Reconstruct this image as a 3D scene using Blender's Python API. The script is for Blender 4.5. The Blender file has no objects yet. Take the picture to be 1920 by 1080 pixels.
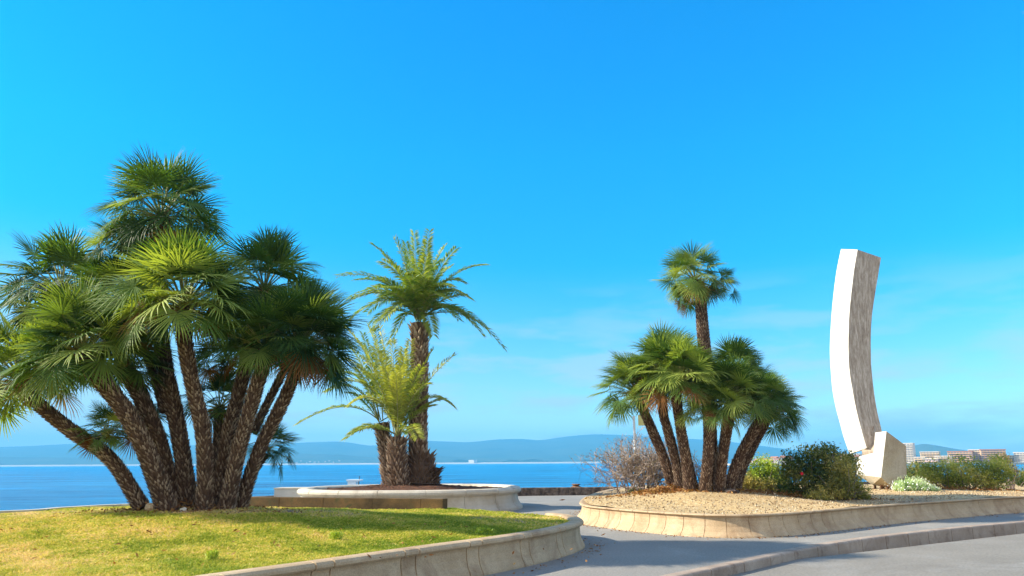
import bpy, math, random
import numpy as np
from math import radians as R, sin, cos, pi

sc = bpy.context.scene
# ------------------------------------------------------------------ camera
F_PX = 1400.0
PITCH = R(13.2); ROLL = R(-0.33)
CAM = np.array([0.0, 0.0, 1.6])
cd = bpy.data.cameras.new('camera'); cam = bpy.data.objects.new('camera', cd)
sc.collection.objects.link(cam); sc.camera = cam
cd.sensor_width = 36.0; cd.lens = 36.0 * F_PX / 1920.0
cd.clip_start = 0.1; cd.clip_end = 40000
from mathutils import Matrix
rotm = Matrix.Rotation(pi/2 + PITCH, 3, 'X') @ Matrix.Rotation(ROLL, 3, 'Z')
cam.matrix_world = Matrix.Translation(CAM.tolist()) @ rotm.to_4x4()
RM = np.array(rotm)

def ray(px, py):
    return RM @ np.array([(px-960)/F_PX, -(py-540)/F_PX, -1.0])
def P(px, py, z):
    r = ray(px, py); return CAM + r*(z-CAM[2])/r[2]
def D(px, py, d):
    r = ray(px, py); return CAM + r*d/r[1]

# ------------------------------------------------------------------ light
SUN = np.array([-1.0, 0.03, 0.60]); SUN /= np.linalg.norm(SUN)
EL = math.asin(SUN[2]); AZ = math.atan2(SUN[0], SUN[1])
ld = bpy.data.lights.new('sun', 'SUN'); ld.energy = 5.0; ld.angle = R(0.53); ld.color = (1.0, 0.90, 0.74)
lo = bpy.data.objects.new('sun', ld); sc.collection.objects.link(lo)
from mathutils import Vector
lo.rotation_euler = Vector((-SUN).tolist()).to_track_quat('-Z', 'Y').to_euler()
lo.location = (-30, 0, 30)

w = bpy.data.worlds.new('World'); sc.world = w; w.use_nodes = True
nt = w.node_tree; nt.nodes.clear()
N = nt.nodes.new; L = nt.links.new
sky = N('ShaderNodeTexSky'); sky.sky_type = 'NISHITA'; sky.sun_disc = False
sky.sun_elevation = EL; sky.sun_rotation = AZ; sky.altitude = 0; sky.air_density = 1.0; sky.dust_density = 0.35; sky.ozone_density = 3.0
hs = N('ShaderNodeHueSaturation'); hs.inputs['Saturation'].default_value = 1.25; hs.inputs['Value'].default_value = 1.0
gain = N('ShaderNodeMix'); gain.data_type = 'RGBA'; gain.blend_type = 'MULTIPLY'; gain.inputs[0].default_value = 1.0

zr = N('ShaderNodeValToRGB'); ze = zr.color_ramp.elements
for _ in range(4): ze.new(0.5)
for i_, (p_, c_) in enumerate([(0.05, (0.58, 0.72, 0.80)), (0.12, (0.42, 0.67, 0.75)), (0.256, (0.05, 0.74, 0.82)), (0.39, (0.03, 0.86, 0.97)), (0.57, (0.03, 0.90, 1.08)), (0.85, (0.55, 0.90, 1.0))]):  # highest stop: unseen zenith reddened to add neutral ambient light
    ze[i_].position = p_; ze[i_].color = (*c_, 1)
tc = N('ShaderNodeTexCoord'); sep = N('ShaderNodeSeparateXYZ')
# thin cirrus and low cloud banks, by sky direction
mp = N('ShaderNodeMapping'); mp.inputs['Scale'].default_value = (2.2, 2.2, 11.0)
nz = N('ShaderNodeTexNoise'); nz.inputs['Scale'].default_value = 2.4; nz.inputs['Detail'].default_value = 7; nz.inputs['Roughness'].default_value = 0.55
cr = N('ShaderNodeMapRange'); cr.inputs['From Min'].default_value = 0.44; cr.inputs['From Max'].default_value = 0.58
el = N('ShaderNodeMapRange'); el.inputs['From Min'].default_value = 0.24; el.inputs['From Max'].default_value = 0.06
mul = N('ShaderNodeMath'); mul.operation = 'MULTIPLY'
mul2 = N('ShaderNodeMath'); mul2.operation = 'MULTIPLY'; mul2.inputs[1].default_value = 0.8
cm = N('ShaderNodeMix'); cm.data_type = 'RGBA'; cm.inputs[7].default_value = (2.1, 2.6, 2.95, 1)
bg = N('ShaderNodeBackground'); bg.inputs['Strength'].default_value = 0.15
out = N('ShaderNodeOutputWorld')
# paler air low on the sun's side
gx_ = N('ShaderNodeMapRange'); gx_.inputs['From Min'].default_value = 0.15; gx_.inputs['From Max'].default_value = -0.75; gx_.interpolation_type = 'SMOOTHSTEP'
gz_ = N('ShaderNodeMapRange'); gz_.inputs['From Min'].default_value = 0.30; gz_.inputs['From Max'].default_value = 0.0; gz_.interpolation_type = 'SMOOTHSTEP'
gm = N('ShaderNodeMath'); gm.operation = 'MULTIPLY'; gmx = N('ShaderNodeMath'); gmx.operation = 'MAXIMUM'
L(sep.outputs['X'], gx_.inputs['Value']); L(sep.outputs['Z'], gz_.inputs['Value']); L(gx_.outputs[0], gm.inputs[0]); L(gz_.outputs[0], gm.inputs[1])
L(tc.outputs['Generated'], mp.inputs['Vector']); L(mp.outputs[0], nz.inputs['Vector']); L(nz.outputs['Fac'], cr.inputs['Value'])
L(tc.outputs['Generated'], sep.inputs[0]); L(sep.outputs['Z'], zr.inputs[0]); L(zr.outputs[0], gain.inputs[7]); L(sep.outputs['Z'], el.inputs['Value'])
L(cr.outputs[0], mul.inputs[0]); L(el.outputs[0], mul.inputs[1]); L(mul.outputs[0], mul2.inputs[0])
hv_ = N('ShaderNodeMapRange'); hv_.inputs['From Min'].default_value = -0.6; hv_.inputs['From Max'].default_value = 0.6; hv_.inputs['To Min'].default_value = 0.90; hv_.inputs['To Max'].default_value = 1.07
L(sep.outputs['X'], hv_.inputs['Value']); L(hv_.outputs[0], hs.inputs['Value'])
L(sky.outputs[0], hs.inputs['Color']); L(hs.outputs[0], gain.inputs[6])
# unseen broken cloud added behind the viewer as neutral fill for shaded faces
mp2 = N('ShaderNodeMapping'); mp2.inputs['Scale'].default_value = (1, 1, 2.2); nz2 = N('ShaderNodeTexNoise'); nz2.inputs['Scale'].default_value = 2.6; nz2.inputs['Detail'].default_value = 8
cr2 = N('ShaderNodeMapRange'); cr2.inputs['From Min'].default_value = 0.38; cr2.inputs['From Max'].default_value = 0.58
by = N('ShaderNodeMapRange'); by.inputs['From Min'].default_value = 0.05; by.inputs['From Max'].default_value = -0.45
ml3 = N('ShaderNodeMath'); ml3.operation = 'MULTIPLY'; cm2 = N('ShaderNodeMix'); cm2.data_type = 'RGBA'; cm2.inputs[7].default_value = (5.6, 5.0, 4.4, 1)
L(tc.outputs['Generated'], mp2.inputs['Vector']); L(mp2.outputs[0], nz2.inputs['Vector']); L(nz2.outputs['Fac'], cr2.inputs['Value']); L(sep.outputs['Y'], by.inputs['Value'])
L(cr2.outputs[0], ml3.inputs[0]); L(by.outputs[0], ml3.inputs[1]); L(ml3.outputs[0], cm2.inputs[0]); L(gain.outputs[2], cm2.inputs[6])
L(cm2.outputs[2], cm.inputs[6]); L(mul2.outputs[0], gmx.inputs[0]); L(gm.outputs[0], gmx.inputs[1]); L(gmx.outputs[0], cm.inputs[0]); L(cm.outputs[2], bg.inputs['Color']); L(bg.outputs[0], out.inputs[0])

sc.view_settings.view_transform = 'Standard'; sc.view_settings.look = 'None'
sc.view_settings.exposure = 1.10; sc.view_settings.gamma = 1
sc.view_settings.use_curve_mapping = False
sc.render.engine = 'CYCLES'; sc.cycles.volume_bounces = 0

rng = np.random.default_rng(7); random.seed(7)
COL = sc.collection

# ------------------------------------------------------------------ materials
def new_mat(name):
    m = bpy.data.materials.new(name); m.use_nodes = True
    t = m.node_tree; b = t.nodes['Principled BSDF']; return m, t, b
def ramp(t, src, stops):
    r = t.nodes.new('ShaderNodeValToRGB'); e = r.color_ramp.elements
    while len(e) < len(stops): e.new(0.5)
    for i, (p, c) in enumerate(stops): e[i].position = p; e[i].color = (*c, 1)
    t.links.new(src, r.inputs[0]); return r.outputs[0]
def noise(t, scale, detail=6, rough=0.6, coord='Object', mapscale=None, dist=0):
    tc = t.nodes.new('ShaderNodeTexCoord'); n = t.nodes.new('ShaderNodeTexNoise')
    n.inputs['Scale'].default_value = scale; n.inputs['Detail'].default_value = detail; n.inputs['Roughness'].default_value = rough
    n.inputs['Distortion'].default_value = dist
    if mapscale:
        mp = t.nodes.new('ShaderNodeMapping'); mp.inputs['Scale'].default_value = mapscale
        t.links.new(tc.outputs[coord], mp.inputs[0]); t.links.new(mp.outputs[0], n.inputs['Vector'])
    else: t.links.new(tc.outputs[coord], n.inputs['Vector'])
    return n.outputs['Fac']
def mixc(t, fac, a, b, blend='MIX'):
    m = t.nodes.new('ShaderNodeMix'); m.data_type = 'RGBA'; m.blend_type = blend
    for s, v in ((0, fac), (6, a), (7, b)):
        if hasattr(v, 'node'): t.links.new(v, m.inputs[s])
        elif s == 0: m.inputs[0].default_value = v
        else: m.inputs[s].default_value = (*v, 1)
    return m.outputs[2]
def bump(t, b, h, strength=0.4, dist=0.02):
    n = t.nodes.new('ShaderNodeBump'); n.inputs['Strength'].default_value = strength; n.inputs['Distance'].default_value = dist
    t.links.new(h, n.inputs['Height']); t.links.new(n.outputs[0], b.inputs['Normal']); return n
def attr(t, name='tint'):
    a = t.nodes.new('ShaderNodeAttribute'); a.attribute_name = name; return a.outputs['Fac']

def m_surface(name, c0, c1, scale, rough=0.9, fine=None, bstr=0.4, bdist=0.01, stains=None, mapscale=None):
    m, t, b = new_mat(name)
    c = ramp(t, noise(t, scale, mapscale=mapscale), [(0.32, c0), (0.68, c1)])
    if stains:
        sc_, col, lo_, hi_ = stains
        mr = t.nodes.new('ShaderNodeMapRange'); mr.inputs['From Min'].default_value = lo_; mr.inputs['From Max'].default_value = hi_
        t.links.new(noise(t, sc_, 8, 0.65, dist=0.6), mr.inputs['Value']); c = mixc(t, mr.outputs[0], c, col)
    if fine:
        f = noise(t, fine, 4, 0.7); c = mixc(t, 0.55, c, ramp(t, f, [(0.3, (0.25, 0.25, 0.25)), (0.7, (1, 1, 1))]), 'MULTIPLY')
        bump(t, b, f, bstr, bdist)
    t.links.new(c, b.inputs['Base Color']); b.inputs['Roughness'].default_value = rough
    b.inputs['Specular IOR Level'].default_value = 0.25
    return m

def m_leaf(name, dark, mid, light, trans=0.35, rough=0.42, spec=0.5):
    m, t, b = new_mat(name)
    c = ramp(t, attr(t), [(0.0, dark), (0.5, mid), (1.0, light)])
    n = noise(t, 3.0, 3)
    c = mixc(t, 0.45, c, ramp(t, n, [(0.3, (0.55, 0.6, 0.5)), (0.7, (1.15, 1.1, 1.0))]), 'MULTIPLY')
    t.links.new(c, b.inputs['Base Color']); b.inputs['Roughness'].default_value = rough
    b.inputs['Specular IOR Level'].default_value = spec
    tr = t.nodes.new('ShaderNodeBsdfTranslucent'); mx = t.nodes.new('ShaderNodeMixShader'); mx.inputs[0].default_value = trans
    g = mixc(t, 1.0, c, (1.5, 1.5, 0.5), 'MULTIPLY'); t.links.new(g, tr.inputs['Color'])
    o = t.nodes['Material Output']
    t.links.new(b.outputs[0], mx.inputs[1]); t.links.new(tr.outputs[0], mx.inputs[2]); t.links.new(mx.outputs[0], o.inputs[0])
    return m
def m_tint(name, stops, rough=0.9, fine=40, bstr=0.5):
    m, t, b = new_mat(name)
    c = ramp(t, attr(t), stops)
    f = noise(t, fine, 4, 0.7)
    c = mixc(t, 0.6, c, ramp(t, f, [(0.3, (0.35, 0.35, 0.35)), (0.7, (1.2, 1.2, 1.2))]), 'MULTIPLY')
    t.links.new(c, b.inputs['Base Color']); b.inputs['Roughness'].default_value = rough; bump(t, b, f, bstr, 0.01)
    b.inputs['Specular IOR Level'].default_value = 0.2
    return m

M = {}
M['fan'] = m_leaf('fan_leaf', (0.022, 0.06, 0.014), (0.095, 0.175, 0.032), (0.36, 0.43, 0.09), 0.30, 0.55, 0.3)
M['date'] = m_leaf('date_leaf', (0.05, 0.11, 0.015), (0.14, 0.25, 0.035), (0.46, 0.46, 0.10), 0.36, 0.5, 0.35)
M['petiole'] = m_tint('petiole', [(0, (0.07, 0.13, 0.02)), (1, (0.42, 0.38, 0.14))], 0.6, 20, 0.1)
M['trunk'] = m_tint('fan_trunk', [(0, (0.035, 0.018, 0.011)), (0.5, (0.135, 0.080, 0.052)), (1, (0.54, 0.41, 0.28))])
M['rustfib'] = m_tint('rusty_fibre', [(0, (0.10, 0.035, 0.015)), (0.6, (0.30, 0.11, 0.05)), (1, (0.48, 0.24, 0.11))])
M['date_trunk'] = m_tint('date_trunk', [(0, (0.05, 0.026, 0.016)), (0.5, (0.22, 0.14, 0.09)), (1, (0.68, 0.53, 0.38))])
M['deadleaf'] = m_leaf('dead_leaf', (0.16, 0.06, 0.02), (0.28, 0.13, 0.05), (0.42, 0.26, 0.11), 0.2, 0.8, 0.1)
M['stone'] = m_surface('limestone', (0.50, 0.35, 0.20), (0.64, 0.48, 0.30), 2.5, 0.85, 60, 0.35, 0.01, (1.6, (0.36, 0.23, 0.13), 0.50, 0.70))
M['stone_pale'] = m_surface('pale_stone', (0.58, 0.50, 0.38), (0.72, 0.66, 0.54), 2.0, 0.85, 60, 0.3, 0.008, (1.3, (0.36, 0.30, 0.22), 0.56, 0.72))
M['kerb'] = m_surface('kerb_stone', (0.36, 0.27, 0.20), (0.52, 0.42, 0.33), 1.8, 0.85, 80, 0.35, 0.008, (2.2, (0.25, 0.17, 0.12), 0.52, 0.7))
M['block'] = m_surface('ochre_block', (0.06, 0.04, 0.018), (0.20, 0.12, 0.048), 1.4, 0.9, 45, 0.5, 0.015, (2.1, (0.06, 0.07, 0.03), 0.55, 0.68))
M['seawall'] = m_surface('rubble_stone', (0.14, 0.10, 0.08), (0.30, 0.23, 0.18), 6.0, 0.95, 14, 0.9, 0.05, (3.0, (0.08, 0.06, 0.05), 0.45, 0.6))
M['concrete'] = m_surface('weathered_concrete', (0.52, 0.52, 0.50), (0.64, 0.64, 0.62), 2.0, 0.85, 50, 0.3, 0.008, (2.4, (0.42, 0.24, 0.12), 0.60, 0.70))
M['asphalt'] = m_surface('road_asphalt', (0.24, 0.22, 0.185), (0.31, 0.285, 0.24), 0.5, 0.9, 22, 0.6, 0.015, (0.35, (0.34, 0.325, 0.29), 0.52, 0.66))
M['paving'] = m_surface('pavement_asphalt', (0.27, 0.255, 0.225), (0.33, 0.31, 0.27), 0.4, 0.9, 24, 0.5, 0.012, (0.3, (0.40, 0.375, 0.33), 0.52, 0.68))
M['mulch'] = m_surface('bark_mulch', (0.07, 0.03, 0.016), (0.17, 0.08, 0.045), 9, 1.0, 26, 1.0, 0.04)
M['white'] = m_surface('white_paint', (0.74, 0.74, 0.72), (0.8, 0.8, 0.79), 3, 0.5)
M['dark'] = m_surface('dark_metal', (0.05, 0.045, 0.04), (0.09, 0.08, 0.07), 6, 0.6)
M['rust'] = m_surface('rusty_iron', (0.12, 0.06, 0.03), (0.25, 0.13, 0.07), 8, 0.8)
M['yellow'] = m_surface('yellow_panel', (0.72, 0.62, 0.22), (0.8, 0.7, 0.3), 3, 0.6)
M['twig'] = m_tint('twig', [(0, (0.17, 0.125, 0.105)), (1, (0.52, 0.42, 0.36))], 0.9, 20, 0.1)
M['sand'] = m_surface('beach_sand', (0.40, 0.37, 0.30), (0.5, 0.47, 0.40), 0.004, 1.0)
M['flower'] = m_surface('red_petal', (0.55, 0.02, 0.03), (0.7, 0.04, 0.06), 20, 0.6)

# gravel: individual pebbles of varied colour, plus soil where the tint attribute says so
m, t, b = new_mat('gravel')
tcn = t.nodes.new('ShaderNodeTexCoord'); vo = t.nodes.new('ShaderNodeTexVoronoi'); vo.inputs['Scale'].default_value = 26
t.links.new(tcn.outputs['Object'], vo.inputs['Vector'])
hv = t.nodes.new('ShaderNodeSeparateColor'); t.links.new(vo.outputs['Color'], hv.inputs[0])
gcol = ramp(t, hv.outputs[0], [(0, (0.28, 0.16, 0.065)), (0.35, (0.46, 0.31, 0.13)), (0.75, (0.58, 0.41, 0.19)), (1, (0.72, 0.58, 0.34))])
soil = ramp(t, noise(t, 7, 8, 0.7), [(0.3, (0.10, 0.065, 0.04)), (0.7, (0.26, 0.17, 0.10))])
ad = t.nodes.new('ShaderNodeMath'); ad.operation = 'ADD'
mr = t.nodes.new('ShaderNodeMapRange'); mr.inputs['From Min'].default_value = 0.3; mr.inputs['From Max'].default_value = 0.7; mr.inputs['To Min'].default_value = -0.35; mr.inputs['To Max'].default_value = 0.35
t.links.new(noise(t, 1.6, 7, 0.65), mr.inputs['Value']); t.links.new(attr(t), ad.inputs[0]); t.links.new(mr.outputs[0], ad.inputs[1]); ad.use_clamp = True
t.links.new(mixc(t, ad.outputs[0], gcol, soil), b.inputs['Base Color']); b.inputs['Roughness'].default_value = 0.95
bump(t, b, vo.outputs['Distance'], 0.6, 0.03); M['gravel'] = m

# lawn soil under the blades
m, t, b = new_mat('lawn_soil')
g1 = ramp(t, noise(t, 0.9, 8, 0.62), [(0.34, (0.36, 0.38, 0.04)), (0.5, (0.55, 0.48, 0.09)), (0.66, (0.60, 0.42, 0.20))])
so = ramp(t, noise(t, 6, 8, 0.7), [(0.3, (0.20, 0.11, 0.06)), (0.7, (0.38, 0.25, 0.15))])
t.links.new(mixc(t, attr(t), g1, so), b.inputs['Base Color']); b.inputs['Roughness'].default_value = 1
bump(t, b, noise(t, 45, 4, 0.8), 0.8, 0.03); M['lawn'] = m
m, t, b = new_mat('grass_blade')
c = ramp(t, attr(t), [(0, (0.16, 0.25, 0.015)), (0.42, (0.44, 0.45, 0.045)), (0.72, (0.74, 0.59, 0.11)), (1, (0.84, 0.60, 0.28))])
t.links.new(c, b.inputs['Base Color']); b.inputs['Roughness'].default_value = 0.6; b.inputs['Specular IOR Level'].default_value = 0.2
tr = t.nodes.new('ShaderNodeBsdfTranslucent'); mx = t.nodes.new('ShaderNodeMixShader'); mx.inputs[0].default_value = 0.4
t.links.new(c, tr.inputs[0]); t.links.new(b.outputs[0], mx.inputs[1]); t.links.new(tr.outputs[0], mx.inputs[2]); t.links.new(mx.outputs[0], t.nodes['Material Output'].inputs[0])
M['grass'] = m

# sea
m, t, b = new_mat('sea_water')
n1 = noise(t, 0.35, 9, 0.68, mapscale=(0.8, 1.7, 1)); n2 = noise(t, 0.05, 9, 0.75, mapscale=(0.35, 1.6, 1))
b.inputs['Base Color'].default_value = (0.004, 0.085, 0.28, 1)
t.links.new(ramp(t, n2, [(0.38, (0.001, 0.095, 0.27)), (0.62, (0.005, 0.36, 0.70))]), b.inputs['Base Color'])
b.inputs['Roughness'].default_value = 0.3; b.inputs['IOR'].default_value = 1.33; b.inputs['Specular IOR Level'].default_value = 0.3
bump(t, b, n1, 1.0, 2.4); M['sea'] = m

# sculpture: streaked concrete, browner because the shaded side's tone is in its colour
m, t, b = new_mat('sculpture_shaded_concrete')
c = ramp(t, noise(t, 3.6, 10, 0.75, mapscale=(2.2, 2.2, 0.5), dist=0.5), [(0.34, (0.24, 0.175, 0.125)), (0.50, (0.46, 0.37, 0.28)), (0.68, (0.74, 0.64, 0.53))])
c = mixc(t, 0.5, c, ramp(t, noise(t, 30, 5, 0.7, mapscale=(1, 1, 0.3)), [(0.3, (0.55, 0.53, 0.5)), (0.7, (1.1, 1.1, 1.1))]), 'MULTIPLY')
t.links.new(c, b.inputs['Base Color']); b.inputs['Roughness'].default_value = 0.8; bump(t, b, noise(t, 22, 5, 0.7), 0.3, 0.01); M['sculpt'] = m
M['sculpt_lit'] = m_surface('sculpture_lit_concrete', (0.70, 0.66, 0.58), (0.78, 0.75, 0.68), 1.2, 0.8, 35, 0.15, 0.005)  # whiter copy of the concrete for sun-facing sides, sunlight put into the colour

def m_hill(name, c0, c1):
    return m_surface(name, c0, c1, 0.003, 1.0)
M['hill'] = m_hill('wooded_hill', (0.03, 0.055, 0.025), (0.07, 0.09, 0.045))
def m_plain(name, c, rough=0.8):
    return m_surface(name, tuple(x*0.92 for x in c), tuple(min(1, x*1.05) for x in c), 0.3, rough)
M['bw'] = m_plain('white_facade', (0.62, 0.56, 0.48)); M['bc'] = m_plain('cream_facade', (0.58, 0.44, 0.28))
M['bo'] = m_plain('ochre_facade', (0.56, 0.36, 0.22)); M['bp'] = m_plain('pink_facade', (0.62, 0.42, 0.36))
M['roof'] = m_plain('tile_roof', (0.42, 0.20, 0.13)); M['pane'] = m_plain('window_glass', (0.20, 0.22, 0.26), 0.3)

def bushmat(name, d, mi, l, tr=0.3): return m_leaf(name, d, mi, l, tr, 0.55, 0.3)
M['b_dark'] = bushmat('dark_shrub_leaf', (0.044, 0.088, 0.031), (0.133, 0.176, 0.047), (0.398, 0.351, 0.109), 0.4)
M['b_olive'] = bushmat('olive_shrub_leaf', (0.108, 0.121, 0.034), (0.324, 0.284, 0.074), (0.648, 0.513, 0.189), 0.4)
M['b_green'] = bushmat('bright_shrub_leaf', (0.12, 0.20, 0.02), (0.34, 0.44, 0.04), (0.58, 0.62, 0.09))
M['b_mixed'] = bushmat('spreading_shrub_leaf', (0.135, 0.189, 0.041), (0.405, 0.419, 0.081), (0.756, 0.648, 0.257), 0.4)
M['b_silver'] = bushmat('silver_leaf', (0.25, 0.40, 0.16), (0.52, 0.64, 0.38), (0.86, 0.87, 0.80))
M['b_dry'] = bushmat('dry_leaf', (0.12, 0.08, 0.06), (0.30, 0.22, 0.14), (0.42, 0.36, 0.18))

# ------------------------------------------------------------------ mesh helpers
def make(name, V, Fs, mat, parent=None, tint=None, smooth=False, kind=None):
    """V (n,3) array; Fs list of (m,k) int arrays or one list of tuples"""
    V = np.asarray(V, dtype=np.float32).reshape(-1, 3)
    if len(Fs) and isinstance(Fs[0], np.ndarray): groups = [np.asarray(f) for f in Fs if len(f)]
    else:
        d = {}
        for f in Fs: d.setdefault(len(f), []).append(f)
        groups = [np.array(x) for x in d.values()]
    me = bpy.data.meshes.new(name)
    me.vertices.add(len(V)); me.vertices.foreach_set('co', V.ravel())
    loops = np.concatenate([g.ravel() for g in groups]); sizes = np.concatenate([np.full(len(g), g.shape[1]) for g in groups])
    me.loops.add(len(loops)); me.loops.foreach_set('vertex_index', loops.astype(np.int32))
    me.polygons.add(len(sizes)); me.polygons.foreach_set('loop_start', np.concatenate([[0], np.cumsum(sizes)[:-1]]).astype(np.int32))
    try: me.polygons.foreach_set('loop_total', sizes.astype(np.int32))
    except Exception: pass
    me.update(calc_edges=True); me.validate()
    if tint is not None:
        a = me.attributes.new('tint', 'FLOAT', 'POINT'); a.data.foreach_set('value', np.asarray(tint, dtype=np.float32))
    me.polygons.foreach_set('use_smooth', np.full(len(me.polygons), bool(smooth)))
    mats = mat if isinstance(mat, list) else [mat]
    for x in mats: me.materials.append(x)
    o = bpy.data.objects.new(name, me); COL.objects.link(o)
    if parent is not None:
        o.parent = parent; o.matrix_parent_inverse = Matrix.Translation((-parent.location))
    if kind: o['kind'] = kind
    return o
def thing(name, label, cat, loc, group=None):
    o = bpy.data.objects.new(name, None); COL.objects.link(o); o.location = [float(x) for x in loc]
    o.empty_display_size = 0.3
    tag(o, label, cat, group); return o
def tag(o, label, cat, group=None):
    o['label'] = label; o['category'] = cat
    if group: o['group'] = group
    return o

class Acc:
    def __init__(s): s.V = []; s.T = []; s.F = {}; s.n = 0
    def add(s, V, faces, tint=0.5):
        V = np.asarray(V, float).reshape(-1, 3); s.V.append(V)
        s.T.append(np.full(len(V), tint) if np.isscalar(tint) else np.asarray(tint))
        for f in faces:
            f = np.asarray(f); s.F.setdefault(f.shape[1], []).append(f + s.n)
        s.n += len(V)
    def build(s, name, mat, parent=None, smooth=False, kind=None):
        return make(name, np.concatenate(s.V), [np.concatenate(v) for v in s.F.values()], mat, parent, np.concatenate(s.T), smooth, kind)

def unit(v):
    v = np.asarray(v, float); return v/np.maximum(np.linalg.norm(v, axis=-1, keepdims=True), 1e-9)
def frames(pts):
    T = np.gradient(pts, axis=0); T = unit(T)
    ref = np.array([0, 1.0, 0.05]) if abs(T[0][1]) < 0.9 else np.array([1.0, 0, 0])
    X = unit(np.cross(T, ref)); Y = np.cross(T, X); return T, X, Y
def tube(acc, pts, rad, sides=8, tint=0.5, caps=True):
    pts = np.asarray(pts, float); n = len(pts); rad = np.broadcast_to(rad, (n,)); T, X, Y = frames(pts)
    a = np.arange(sides)*2*pi/sides
    V = pts[:, None] + rad[:, None, None]*(np.cos(a)[None, :, None]*X[:, None] + np.sin(a)[None, :, None]*Y[:, None])
    i, j = np.meshgrid(np.arange(n-1), np.arange(sides), indexing='ij'); j2 = (j+1) % sides
    q = np.stack([i*sides+j, i*sides+j2, (i+1)*sides+j2, (i+1)*sides+j], -1).reshape(-1, 4)
    fs = [q]
    if caps: fs += [np.array([list(range(sides))[::-1]]), np.array([[(n-1)*sides+k for k in range(sides)]])]
    acc.add(V.reshape(-1, 3), fs, tint)
def spline(P_, n):
    P_ = np.asarray(P_, float); k = len(P_)
    if k == 2: return P_[0]+(P_[1]-P_[0])*np.linspace(0, 1, n)[:, None]
    Q = np.vstack([2*P_[0]-P_[1], P_, 2*P_[-1]-P_[-2]]); out = []
    for t in np.linspace(0, k-1-1e-6, n):
        i = int(t); u = t-i; a, b_, c_, d = Q[i:i+4]
        out.append(0.5*((2*b_)+(-a+c_)*u+(2*a-5*b_+4*c_-d)*u*u+(-a+3*b_-3*c_+d)*u**3))
    return np.array(out)
def box(acc, lo, hi, tint=0.5):
    x0, y0, z0 = lo; x1, y1, z1 = hi
    V = [(x0,y0,z0),(x1,y0,z0),(x1,y1,z0),(x0,y1,z0),(x0,y0,z1),(x1,y0,z1),(x1,y1,z1),(x0,y1,z1)]
    acc.add(V, [np.array([(0,3,2,1),(4,5,6,7),(0,1,5,4),(1,2,6,5),(2,3,7,6),(3,0,4,7)])], tint)
def obox(acc, c, ax, hw, hd, z0, z1, tint=0.5):
    """box oriented with unit axis ax (2D)"""
    a = np.array([ax[0], ax[1]]); b_ = np.array([-a[1], a[0]]); c = np.array(c[:2]); V = []
    for z in (z0, z1):
        for s, q in ((-1,-1),(1,-1),(1,1),(-1,1)):
            p = c+a*hw*s+b_*hd*q; V.append((p[0], p[1], z))
    acc.add(V, [np.array([(0,3,2,1),(4,5,6,7),(0,1,5,4),(1,2,6,5),(2,3,7,6),(3,0,4,7)])], tint)

# ------------------------------------------------------------------ sea, land, far shore
SEA = -2.0
nx = 60
o = make('sea', [(-16000,-500,SEA),(16000,-500,SEA),(16000,20000,SEA),(-16000,20000,SEA)], [(0,1,2,3)], M['sea'], kind='structure')
QUAY = np.array([(-60,4),(-30,11),(-15.5,16.5),(-13.0,22),(-10.8,29.5),(-7,35),(0,39.2),(6,39.8),(14,44),(34,52),(90,66)], float)
def poly_slab(name, poly, ztop, zbot, mat, kind='structure'):
    n = len(poly); V = [(p[0], p[1], ztop) for p in poly]+[(p[0], p[1], zbot) for p in poly]
    Fc = [tuple(range(n)), tuple(range(2*n-1, n-1, -1))]+[(i, n+i, n+(i+1) % n, (i+1) % n) for i in range(n)]
    return make(name, V, Fc, mat, kind=kind)
# kerb line (outer edge toward the road)
KB = spline(np.array([P(1090,1120,0)[:2], P(1277,1080,0)[:2], P(1408,1052,0)[:2], P(1517,1028,0)[:2], P(1605,1013,0)[:2], P(1692,1002,0)[:2], P(1802,990,0)[:2], P(1920,979,0)[:2]]), 60)
d0 = unit(KB[0]-KB[3]); d1 = unit(KB[-1]-KB[-4])
KB = np.vstack([KB[0]+d0*14, KB[0]+d0*7, KB[0]+d0*3, KB, KB[-1]+d1*4, KB[-1]+d1*12+np.array([0, 1.0]), KB[-1]+d1*60+np.array([0, 8])])
land = np.vstack([QUAY, [(120, 66)], KB[::-1], [(-60, -6)]])
land = land[::-1]
def fan_cap(name, poly, z, zb, mat):
    return poly_slab(name, poly, z, zb, mat)
fan_cap('pavement', land, 0.0, SEA-1.0, M['paving'])
poly_slab('road', np.array([(-80,-60),(160,-60),(160,90),(60,60),(20,24),(3,13),(-80,2)]), -0.14, -0.6, M['asphalt'])

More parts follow.
